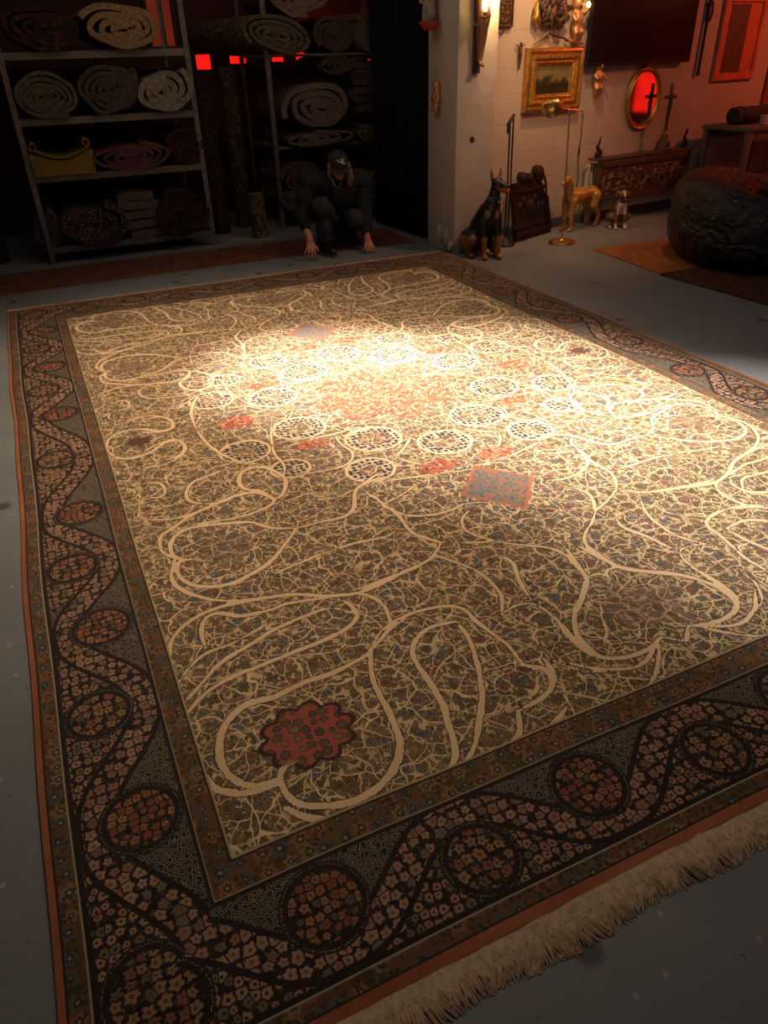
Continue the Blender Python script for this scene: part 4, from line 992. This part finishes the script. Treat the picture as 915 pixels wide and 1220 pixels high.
for x, z, r in ((L*.32, hz*.95, .055), (L*.74, hz*.97, .075), (L*.5, hz*.92, .05)): lathe(bm, [(0, -.02), (r, -.02), (r*1.05, .0), (r, .035), (r*.6, .045), (0, .05)], (x, 0, z), 20, axis=(0, -1, 0))
for k in range(7): ball(bm, (L*(.2+.1*k), -.026, .30+.05*math.sin(k*2)), (.03, .014, .05), 0, 8)
ball(bm, (L*.48, -.03, .27), (.09, .02, .09), 0, 12)
for v in bm.verts: v.co.y += .16*v.co.z
obj('plate', bm, mat('blackened_cast_iron', (.018, .014, .012), .45, .4, .5, 14, .4), t, local=True)
bm = NB(); tube(bm, [tilt(L*.93, -.01, .30), tilt(L*.95, -.01, .45), tilt(L*.90, -.01, hz*.93)], .011, 8); obj('side_bar', bm, IRON, t, local=True)
# desk and what lies on it
a = at(833, 150, 6.35); TZ = .85
t = thing('desk', 'grey table against the wall behind the black armchair', 'table', (7.82, 6.50, 0), WA)
M_desk = mat('grey_painted_desk', (.15, .115, .095), .5, 0, .2, 5)
bm = NB(); box(bm, (0, 0, TZ-.02), (1.7, .60, .04), bev=.004); obj('tabletop', bm, M_desk, t, local=True)
bm = NB(); box(bm, (0, -.26, TZ-.09), (1.62, .02, .11), bev=.003); box(bm, (0, .26, TZ-.09), (1.62, .02, .11), bev=.003); obj('apron', bm, M_desk, t, local=True)
for x in (-.80, .02, .80):
    for y in (-.26, .26):
        bm = NB(); box(bm, (x, y, (TZ-.04)/2), (.06, .06, TZ-.04), bev=.004); obj('leg', bm, M_desk, t, local=True)
bm = NB(); box(bm, (0, .0, .30), (1.58, .46, .02), bev=.003); obj('lower_shelf', bm, M_desk, t, local=True)
b = at(868, 138, 6.4); 
t = thing('rolled_cloth', 'long black padded bolster lying on the grey table', 'bolster', (7.50, 6.50, TZ+.001), WA)
bm = NB(); tube(bm, [(-.42, 0, .085), (-.40, 0, .085), (-.1, .0, .083), (.3, .01, .085), (.62, .01, .085)], [.05, .082, .084, .080, .082], 20); obj('bolster_cover', bm, mat('black_padded_cloth', (.02, .018, .02), .8, 0, .4, 14, .3), t, local=True)
bm = NB(); tube(bm, [(-.30+.0*i, .086*math.cos(2*PI*i/24), .085+.086*math.sin(2*PI*i/24)) for i in range(25)], .005, 6); obj('strap', bm, IRON, t, local=True)
q = at(914, 137, 6.28)
bm = NB(); box(bm, (q.x, q.y, TZ+.045), (.10, .08, .088), bev=.008); tag(obj('white_box', bm, mat('white_card', (.6, .5, .45), .6)), 'small white box on the grey table at the right edge of the photo', 'box')
# ------------------------------------------------------------------ armchair
def armchair():
    t = thing('lounge_armchair', 'puffy black leather lounge armchair standing on the rugs at the right', 'armchair', (5.62, 4.72, 0))

    n = N('wrinkled_black_leather'); P = n.pos(); w = n.noise(n.vm('MULTIPLY', P, (1, 1, 2.2)), 10, 6, .65)
    v = n.vor(P, 60, 'F1', 1, '3D'); wv = n.new('TexWave'); wv.wave_type = 'BANDS'; wv.bands_direction = 'Z'; n.put(wv.inputs['Vector'], P); wv.inputs['Scale'].default_value = 3.2; wv.inputs['Distortion'].default_value = 16; wv.inputs['Detail'].default_value = 3; wv.inputs['Detail Scale'].default_value = 1.6
    n.bump(n.ma('ADD', n.ma('ADD', w, n.ma('MULTIPLY', wv.outputs['Fac'], .45)), n.ma('MULTIPLY', v.outputs['Distance'], .08)), .6, .04)
    L = n.fin(n.ramp(w, [(.3, (.005, .0045, .0045)), (.7, (.010, .009, .0088))]), n.ma('MULTIPLY_ADD', w, .2, .2), 0, .5)
    def puff(parts, vx, lump):
        bm = NB()
        for c, r, rz in parts: ball(bm, c, r, 0, 20, Matrix.Rotation(rz, 3, 'Z') if rz else None)
        me = fuse(bm, vx, 6, lump*.4, 5)
        for v in me.vertices: v.co.z = max(v.co.z, .012 + .0*v.co.z)
        return me
    obj('seat', puff([((5.68, 4.58, .17), (.56, .56, .17), 0), ((5.80, 4.40, .22), (.36, .34, .12), 0)], .025, .03), L, t)
    # one fat padded rim: high behind and to the left, low in front
    bm = NB(); pts = []; rad = []
    for i in range(29):
        a = 2*PI*i/28; w = .5+.5*math.cos(a-2.25); w = w*w*(3-2*w)
        r = .195+.02*w; top = .385+.31*w; q = .535+.03*w
        pts.append((5.68+q*math.cos(a), 4.60+q*1.02*math.sin(a), top-r)); rad.append(r)
    limb(bm, pts, rad, 16)
    for (x, y, z), r in zip(pts, rad): ball(bm, (x, y, (z+r)*.42), (r*1.0, r*1.0, (z+r)*.42), 0, 14)
    me = fuse(bm, .025, 7, .012, 5)
    for v in me.vertices: v.co.z = max(v.co.z, .012)
    obj('backrest', me, L, t)
    bm = NB(); ball(bm, (5.66, 4.92, .42), (.36, .15, .22), 0, 20, Matrix.Rotation(.35, 3, 'Z')); obj('back_cushion', fuse(bm, .02, 4, .012, 6), L, t)
    for x, y in ((5.35, 4.25), (6.0, 4.25), (5.35, 4.95), (6.0, 4.95)):
        bm = NB(); lathe(bm, [(0, .011), (.03, .011), (.034, .03), (.03, .06), (0, .06)], (x, y, 0), 12); obj('foot', bm, IRON, t)
armchair()
# ------------------------------------------------------------------ dogs
def eyes(t, pts, r, m):
    for p in pts:
        bm = NB(); ball(bm, p, r, 0, 8); obj('eye', bm, m, t, local=True)
GLOSS = mat('glossy_black_eye', (.008, .006, .006), .1)
def doberman():
    b = fl(577, 305.5); t = thing('dog_statue', 'sitting black and tan dog statue with pricked ears and open red mouth by the column', 'statue', (b.x, b.y-.02, 0), math.radians(-20))
    bm = NB()   # local: faces +x a little and -y
    limb(bm, [(-.05, .12, .13), (-.03, .06, .26), (.01, -.02, .38), (.03, -.05, .46)], [.115, .115, .105, .075], 14)   # rump, barrel, chest
    limb(bm, [(.03, -.05, .44), (.045, -.045, .53), (.055, -.06, .60)], [.07, .052, .05])                              # neck
    ball(bm, (.06, -.075, .625), (.056, .062, .052)); limb(bm, [(.075, -.10, .625), (.125, -.165, .605)], [.036, .024]); limb(bm, [(.075, -.095, .592), (.115, -.15, .568)], [.024, .016])
    for s, dy in ((-1, 0), (1, .01)):
        limb(bm, [(.015+s*.062, -.05+dy, .36), (.025+s*.066, -.085+dy, .22), (.03+s*.066, -.10+dy, .05)], [.045, .030, .022])
        ball(bm, (.035+s*.066, -.125+dy, .022), (.030, .045, .022))
        limb(bm, [(-.05+s*.085, .10, .15), (-.02+s*.115, -.015, .17), (-.04+s*.115, .07, .045)], [.095, .062, .03]); ball(bm, (-.02+s*.115, -.01, .022), (.030, .062, .022))
        limb(bm, [(.05+s*.030, -.055, .66), (.048+s*.040, -.050, .715), (.046+s*.045, -.046, .755)], [.020, .013, .004], 8)
    limb(bm, [(-.08, .16, .06), (-.16, .15, .07), (-.20, .12, .13)], [.028, .018, .008], 8)
    me = fuse(bm, .0085, 3); me.materials.clear()
    def zone(c, nn):
        x, y, z = c
        if z < .06: return 1
        if z < .19 and y < -.045 and abs(x-.03) < .12 and nn.y < .2: return 1
        if z < .20 and abs(x+.02) > .075 and nn.y < .4: return 1 if nn.z < .5 else 0
        if .34 < z < .42 and nn.y < -.5 and (abs(abs(x-.02)-.045)/.024)**2+((z-.38)/.04)**2 < 1: return 1
        if z > .56 and y < -.115 and z < .606: return 1
        if z > .67 and nn.y < -.3 and abs(x-.055) < .06: return 2
        return 0
    paint(me, zone)
    obj('body', me, [mat('glossy_black_coat', (.012, .011, .012), .3, 0, .4, 20, .05), mat('tan_coat', (.30, .125, .035), .4, 0, .4, 20), mat('pink_brown_ear', (.26, .09, .055), .5)], t, local=True)
    bm = NB(); limb(bm, [(.085, -.115, .598), (.132, -.178, .582)], [.020, .018], 8); obj('tongue', bm, mat('bright_red_tongue', (.75, .09, .05), .35), t, local=True)
    bm = NB(); tube(bm, [(.040+.062*math.cos(a), -.048+.062*math.sin(a), .50-.010*math.sin(a)) for a in [2*PI*i/24 for i in range(25)]], .008, 8); col_ = obj('collar', bm, mat('grey_blue_collar', (.05, .055, .08), .5), t, local=True)
    bm = NB(); ball(bm, (.07, -.115, .482), (.010, .006, .012), 0, 10); obj('collar_tag', bm, BRASS, col_, local=True)
    eyes(t, [(.045, -.128, .642), (.103, -.108, .642)], .008, GLOSS); bm = NB(); ball(bm, (.133, -.182, .612), .012, 0, 8); obj('nose', bm, GLOSS, t, local=True)
doberman()
def boxer():
    b = fl(729, 270); b.y -= .09; t = thing('dog_statue', 'small brown and white boxer dog statue sitting in front of the carved panel', 'statue', (b.x, b.y, 0), math.radians(-20))
    bm = NB()
    limb(bm, [(0, .09, .09), (0, .05, .16), (0, .0, .235)], [.075, .078, .062], 12); limb(bm, [(0, .0, .24), (0, -.01, .30)], [.052, .044])
    ball(bm, (0, -.02, .325), (.052, .052, .046)); limb(bm, [(0, -.05, .315), (0, -.075, .308)], [.036, .028])
    for s in (-1, 1):
        limb(bm, [(s*.042, -.015, .20), (s*.046, -.04, .11), (s*.048, -.05, .025)], [.03, .02, .016]); ball(bm, (s*.05, -.068, .014), (.020, .032, .014))
        limb(bm, [(s*.055, .08, .09), (s*.082, .0, .11), (s*.08, .055, .025)], [.06, .042, .02]); ball(bm, (s*.085, .0, .014), (.018, .04, .014))
        limb(bm, [(s*.042, -.012, .352), (s*.064, -.022, .345), (s*.07, -.035, .318)], [.014, .013, .007], 8)
    me = fuse(bm, .0065, 3); me.materials.clear()
    def zone(c, nn):
        x, y, z = c
        if z < .06: return 1
        if .14 < z < .25 and y < -.02 and abs(x) < .046 and nn.y < -.2: return 1
        if z > .27 and abs(x) < .011 and y < -.03: return 1
        if z > .285 and y < -.075: return 2
        return 0
    paint(me, zone)
    obj('body', me, [mat('brown_brindle_coat', (.15, .062, .03), .5, 0, .3, 25), mat('white_coat', (.52, .45, .38), .5, 0, .1, 10), mat('black_mask', (.03, .02, .018), .5)], t, local=True)
    eyes(t, [(-.022, -.068, .338), (.022, -.068, .338)], .007, GLOSS); bm = NB(); ball(bm, (0, -.106, .318), .010, 0, 8); obj('nose', bm, GLOSS, t, local=True)
boxer()
def golden():
    a = fl(672, 276); c = fl(706, 268); mx = Vector(((a.x+c.x)/2, (a.y+c.y)/2, 0)); ang = math.atan2(c.y-a.y, c.x-a.x); L = math.hypot(c.x-a.x, c.y-a.y)
    t = thing('dog_statue', 'standing golden hound statue with its head raised behind the brass lamp', 'statue', mx, ang)
    h = .34; bm = NB()
    limb(bm, [(-L*.40, 0, h*.98), (-L*.15, 0, h*.95), (L*.15, 0, h*1.0), (L*.36, 0, h*.98)], [.075, .078, .055, .062], 14)
    limb(bm, [(-L*.42, 0, h*1.02), (-L*.56, -.01, h*1.28), (-L*.60, -.02, h*1.42)], [.062, .042, .036]); ball(bm, (-L*.62, -.025, h*1.47), (.045, .036, .036)); limb(bm, [(-L*.66, -.03, h*1.45), (-L*.86, -.06, h*1.40)], [.028, .017])
    for s in (-1, 1):
        limb(bm, [(-L*.40, s*.04, h*.88), (-L*.44, s*.045, h*.48), (-L*.42, s*.045, .03)], [.05, .026, .017]); ball(bm, (-L*.46, s*.045, .015), (.034, .02, .015))
        limb(bm, [(L*.36, s*.042, h*.90), (L*.30, s*.05, h*.62), (L*.50, s*.05, h*.34), (L*.46, s*.05, .03)], [.062, .042, .021, .016]); ball(bm, (L*.43, s*.05, .015), (.034, .02, .015))
        limb(bm, [(-L*.58, s*.03-.02, h*1.50), (-L*.53, s*.045-.02, h*1.36), (-L*.52, s*.04-.02, h*1.22)], [.014, .018, .008], 8)
    limb(bm, [(L*.48, 0, h*1.02), (L*.66, 0, h*.9), (L*.72, 0, h*.6)], [.022, .014, .008], 8)
    obj('body', fuse(bm, .008, 3), mat('golden_coat', (.46, .25, .06), .35, .2, .3, 20, .1), t, local=True)
    eyes(t, [(-L*.66, -.052, h*1.49), (-L*.66, .0, h*1.49)], .006, GLOSS)
golden()
# ------------------------------------------------------------------ the crouching person
def person():
    R = (2.48, 6.80, 0)
    t = thing('person', 'person in black jacket and cap crouching with both hands at the carpet edge', 'person', R)
    sL, sR = at(367, 215, 6.86), at(432, 217, 6.84); eL, eR = at(359, 256, 6.80), at(435, 258, 6.78)
    wL, wR = at(370, 288, 6.60), at(438, 286, 6.62); hL, hR = at(370, 303, 6.53), at(443, 299, 6.55)
    hipc = at(402, 264, 7.12); chest = at(401, 222, 6.88); neck = at(401, 209, 6.83); head = at(402, 197, 6.76)
    kF = at(384, 247, 6.66); aF = at(387, 297, 6.78); aF.z = .10; kB = at(424, 262, 6.74); aB = at(415, 286, 7.05); aB.z = .08
    hipL, hipR = hipc+Vector((-.09, 0, 0)), hipc+Vector((.09, 0, 0))
    # skin: one continuous figure from head to feet with ten separate fingers
    bm = NB()
    limb(bm, [hipc, (hipc+chest)/2+Vector((0, .05, .02)), chest, neck], [.12, .125, .12, .058]); ball(bm, head, (.076, .095, .105), rot=Matrix.Rotation(math.radians(24), 3, 'X'))
    F = Vector((-.02, -.90, -.28)).normalized(); D = Vector((0, .28, -.90)).normalized()
    ball(bm, head+F*.062+D*.062, (.046, .042, .042)); limb(bm, [head+F*.088+D*.0, head+F*.116+D*.030], [.012, .017], 8)
    for s in (-1, 1): ball(bm, head+Vector((s*.078, .012, -.005)), (.010, .022, .030), 0, 8)
    limb(bm, [head+F*.094+D*.062+Vector((-.02, 0, 0)), head+F*.100+D*.062, head+F*.094+D*.062+Vector((.02, 0, 0))], [.007, .010, .007], 8)
    limb(bm, [sL, eL, wL], [.055, .043, .031]); limb(bm, [sR, eR, wR], [.055, .043, .031]); limb(bm, [chest, sL], [.09, .062]); limb(bm, [chest, sR], [.09, .062])
    limb(bm, [hipL, kF, aF], [.09, .062, .045]); limb(bm, [hipR, kB, aB], [.09, .062, .045])
    for w, h, s in ((wL, hL, 1), (wR, hR, -1)):
        d = (h-w).normalized(); side = Vector((1, 0, 0)); side = (side-d*side.dot(d)).normalized(); nrm = d.cross(side)
        if nrm.y < 0: nrm = -nrm
        palm = w+d*.075
        for q in (-.027, -.009, .009, .027): limb(bm, [w+d*.01+side*q*.6, palm+side*q], [.022, .015], 8)
        for q, ln in ((-.030*s, .062), (-.010*s, .076), (.010*s, .082), (.030*s, .074)):     # little to index finger
            a = palm+side*q; k1 = a+d*ln*.48+nrm*.004+side*q*.55; k2 = k1+(d*.8+nrm*.35+side*q*4).normalized()*ln*.32; k3 = k2+(d*.5+nrm*.7).normalized()*ln*.25
            for v in (k1, k2, k3): v.z = max(v.z, .012)
            limb(bm, [a, k1, k2, k3], [.0102, .0088, .0080, .0068], 8)
        a = w+d*.028+side*.026*s; k1 = a+(d*.55+side*.62*s-nrm*.2).normalized()*.042; k2 = k1+(d*.9+side*.15*s).normalized()*.034
        k1.z = max(k1.z, .012); k2.z = max(k2.z, .012); limb(bm, [a, k1, k2], [.015, .0115, .009], 8)
    me = fuse(bm, .005, 1); me.materials.clear()
    n = N('weathered_skin'); P = n.pos(); obj('body', me, n.fin(n.ramp(n.noise(P, 14, 3), [(.35, (.40, .165, .10)), (.65, (.50, .22, .14))]), .55, 0, .35), t)
    for s in (-1, 1):
        bm = NB(); ball(bm, head+F*.084+D*.002+Vector((s*.030, 0, .0)), .011, 0, 8); obj('eye', bm, GLOSS, t)
    # jacket
    bm = NB(); limb(bm, [hipc+Vector((0, .0, .04)), (hipc+chest)/2+Vector((0, .06, .03)), chest+Vector((0, .02, -.02))], [.155, .185, .175]); limb(bm, [chest, neck+Vector((0, .02, -.015))], [.15, .085])
    cL, cR = wL+(eL-wL)*.52, wR+(eR-wR)*.40
    limb(bm, [chest+Vector((-.05, 0, 0)), sL, eL, cL], [.14, .098, .075, .056]); limb(bm, [chest+Vector((.05, 0, 0)), sR, eR, cR], [.14, .098, .072, .054])
    for k in range(6): tube(bm, [neck+Vector((.085*math.cos(a), .02+.085*math.sin(a), -.0)) for a in [2*PI*i/18 for i in range(19)]], .016, 6) if k == 0 else None
    obj('jacket', fuse(bm, .010, 4, .018, 9), mat('black_jacket_cloth', (.007, .007, .007), .9, 0, .4, 12, .3), t)
    # jeans
    bm = NB(); ball(bm, hipc, (.17, .16, .14)); limb(bm, [hipL, kF+Vector((0, .02, 0)), kF+(aF-kF)*.5, aF+Vector((0, 0, .02))], [.125, .095, .078, .070]); limb(bm, [hipR, kB+Vector((0, .02, 0)), kB+(aB-kB)*.5, aB+Vector((0, 0, .03))], [.125, .095, .080, .068])
    me = fuse(bm, .010, 4, .012, 12)
    for v in me.vertices: v.co.z = max(v.co.z, .014)
    obj('jeans', me, mat('dark_indigo_denim', (.022, .022, .030), .85, 0, .35, 16, .3), t)
    SHOE = mat('black_leather_shoe', (.012, .010, .010), .35); SOLE = mat('grey_rubber_sole', (.12, .11, .10), .7)
    for a, dr in ((aF, Vector((.06, -1, 0))), (aB, Vector((.35, -.94, 0)))):
        dr = dr.normalized(); bm = NB(); limb(bm, [a-dr*.03+Vector((0, 0, -.03)), a+dr*.08+Vector((0, 0, -.042)), a+dr*.19+Vector((0, 0, -.055))], [.048, .044, .038]); ball(bm, Vector((a.x, a.y, a.z+.0))-dr*.01, .055)
        me = fuse(bm, .008, 3)
        for v in me.vertices: v.co.z = max(v.co.z, .020)
        o = obj('shoe', me, SHOE, t)
        bm = NB(); sdv = Vector((-dr.y, dr.x, 0)); out = []
        for u, w in ((-.078, .022), (-.05, .043), (.05, .040), (.14, .046), (.20, .036), (.232, .012)): out.append((u, w))
        poly = [a+dr*u+sdv*w for u, w in out]+[a+dr*u-sdv*w for u, w in out[::-1]]
        lo = [bm.verts.new((p.x, p.y, .0095)) for p in poly]; hi = [bm.verts.new((p.x, p.y, .024)) for p in poly]; bm.faces.new(hi); bm.faces.new(lo[::-1])
        for i in range(len(lo)): bm.faces.new((lo[i], lo[(i+1) % len(lo)], hi[(i+1) % len(lo)], hi[i]))
        for v in bm.verts: v.co.z -= .0046
        obj('sole', bm, SOLE, o)
    # cap: crown, peak, embroidered mark
    CAP = mat('dark_olive_cap_cloth', (.020, .019, .014), .9, 0, .3, 20, .2)
    up = -D; bm = NB(); ball(bm, head+up*.032, (.094, .112, .098), 0, 18, Matrix.Rotation(math.radians(24), 3, 'X'))
    cap = obj('cap', fuse(bm, .008, 3), CAP, t)
    bm = NB(); c0 = head+F*.070+up*.030; sd = Vector((1, 0, 0)); rows = []
    for j in range(7):
        s = j/6; rows.append([bm.verts.new(c0+sd*(.086*math.cos(PI*(1-i/12))*(1-.12*s))+(F*.80+D*.60)*(.012+.070*s*(.35+.65*math.sin(PI*i/12)**.6))-D*.0-up*.016*abs(math.cos(PI*i/12))**2) for i in range(13)])
    for a, b in zip(rows[:-1], rows[1:]):
        for i in range(12): bm.faces.new((a[i], a[i+1], b[i+1], b[i]))
    o = obj('cap_peak', bm, CAP, cap); m_ = o.modifiers.new('thick', 'SOLIDIFY'); m_.thickness = .006
    THR = mat('white_embroidery', (.55, .52, .48), .8); bm = NB()
    def on(u, v):    # a point on the front of the crown
        dirv = (F*.92+sd*u+up*v).normalized(); q = Matrix.Rotation(math.radians(24), 3, 'X'); l = q.transposed() @ dirv
        k = 1/math.sqrt((l.x/.094)**2+(l.y/.112)**2+(l.z/.098)**2); return head+up*.032+dirv*(k+.0015)
    for st, r in (([(-.52, .62), (-.25, .40), (.1, .25), (.45, .18)], .006), ([(-.15, .68), (-.02, .45), (.05, .30)], .0045), ([(.12, .70), (.14, .46), (.12, .28)], .0045), ([(-.02, .60), (.12, .50), (.30, .58)], .004)): tube(bm, [on(*p) for p in st], [r*.5]+[r]*(len(st)-2)+[r*.6], 6)
    lg = obj('cap_emblem', bm, THR, cap, local=False)
    # grey hair hanging at both sides
    HAIR = mat('grey_hair', (.17, .125, .10), .7, 0, .3, 40); bm = NB(); rnd = random.Random(2)
    for k in range(34):
        x = .078+rnd.uniform(-.008, .022); y = rnd.uniform(-.05, .05); tube(bm, [head+Vector((x, y, .03)), head+Vector((x+.016, y-.01, -.05)), head+Vector((x+.014+rnd.uniform(-.01, .01), y-.02, -.12)), head+Vector((x+.004+rnd.uniform(-.015, .015), y-.02, -.155-rnd.uniform(0, .03)))], [.007, .008, .006, .002], 5)
    obj('hair_lock', bm, HAIR, t); bm = NB()
    for k in range(6):
        x = -.086+rnd.uniform(-.006, .006); y = rnd.uniform(-.05, .03); tube(bm, [head+Vector((x, y, .03)), head+Vector((x-.006, y-.01, -.04)), head+Vector((x+rnd.uniform(-.006, .006), y-.015, -.10))], [.005, .006, .002], 5)
    obj('hair_lock', bm, HAIR, t)
    bm = NB(); f0 = chest+Vector((0, -.17, .02)); nk = at(401, 216, 6.70)
    tube(bm, [at(396, 214, 6.72), at(398, 220, 6.695), at(402, 225, 6.68), at(406, 220, 6.695), at(408, 213, 6.72)], .0035, 6); obj('necklace', bm, mat('silver_chain', (.5, .46, .42), .3, 1), t)
person()
# ------------------------------------------------------------------ light
def spot(name, loc, to, power, deg, blend, col, size=.05):
    l = bpy.data.lights.new(name, 'SPOT'); l.energy = power; l.spot_size = math.radians(deg); l.spot_blend = blend; l.color = col; l.shadow_soft_size = size
    o = bpy.data.objects.new(name, l); COL.objects.link(o); o.location = loc
    o.rotation_euler = (Vector(to)-Vector(loc)).to_track_quat('-Z', 'Y').to_euler(); return o
def point(name, loc, power, col, size=.03):
    l = bpy.data.lights.new(name, 'POINT'); l.energy = power; l.color = col; l.shadow_soft_size = size
    o = bpy.data.objects.new(name, l); COL.objects.link(o); o.location = loc; return o
WARM = (1.0, .72, .44); MID = (1.0, .84, .68); RED = (1.0, .06, .03)
spot('ceiling_spot_center', (1.75, 4.6, 3.0), (1.40, 3.95, 0), 1650, 36, 1.0, (1, .86, .82), .06)
spot('ceiling_spot_side', (2.5, 3.7, 3.0), (2.2, 3.2, 0), 1300, 50, 1.0, (1, .85, .78), .06)
spot('ceiling_spot_right', (3.2, 2.6, 3.0), (2.8, 2.0, 0), 900, 52, 1.0, (1, .87, .78), .06)
spot('fill_spot_wide', (1.0, 4.2, 3.1), (.85, 3.9, 0), 440, 104, 1.0, (1, .73, .50), .10)  # added broad warm fill over the carpet, not an actual fixture
spot('fill_spot_near', (1.3, 1.9, 3.1), (1.2, 1.9, 0), 18, 100, 1.0, (1, .60, .30), .10)  # added faint warm fill for the near end of the carpet
def area(name, loc, to, power, sx, sy, col):
    l = bpy.data.lights.new(name, 'AREA'); l.shape = 'RECTANGLE'; l.size = sx; l.size_y = sy; l.energy = power; l.color = col
    o = bpy.data.objects.new(name, l); COL.objects.link(o); o.location = loc; o.rotation_euler = (Vector(to)-Vector(loc)).to_track_quat('-Z', 'Y').to_euler()
area('fill_area_room', (2.5, 3.0, 3.35), (2.5, 3.0, 0), 19, 6, 5, (1, .93, .86))  # added overhead fill that lifts the whole room, no lamps behind it
area('fill_area_storage', (1.8, 6.3, 3.2), (1.8, 8.2, .8), 8.5, 3, .5, (1, .72, .52))  # added fill to brighten the shelves and rolled rugs
spot('fill_spot_statues', (4.6, 4.6, 3.1), (4.3, 6.2, .7), 100, 80, .9, (1, .52, .30), .1)  # added warm fill for the column front, statues and wall
point('sconce_light', SCONCE+Vector((.12, -.02, .05)), 11, (1, .64, .28))
spot('picture_light', (4.55, 5.9, 2.75), (4.55, 6.6, 1.6), 75, 95, .9, (1, .56, .26), .05)
spot('red_lamp', (8.9, 5.0, 2.7), (7.6, 6.9, 1.5), 130, 120, .7, (1, .15, .05), .08)
point('red_window_glow', (3.2, 9.0, 2.1), 4, RED, .2)
W = bpy.data.worlds.new('dim_room'); S.world = W; W.use_nodes = True
W.node_tree.nodes['Background'].inputs[0].default_value = (.55, .45, .40, 1); W.node_tree.nodes['Background'].inputs[1].default_value = .04
S.view_settings.view_transform = 'Standard'; S.view_settings.look = 'None'; S.view_settings.gamma = 1; S.view_settings.use_curve_mapping = False
S.view_settings.exposure = 0
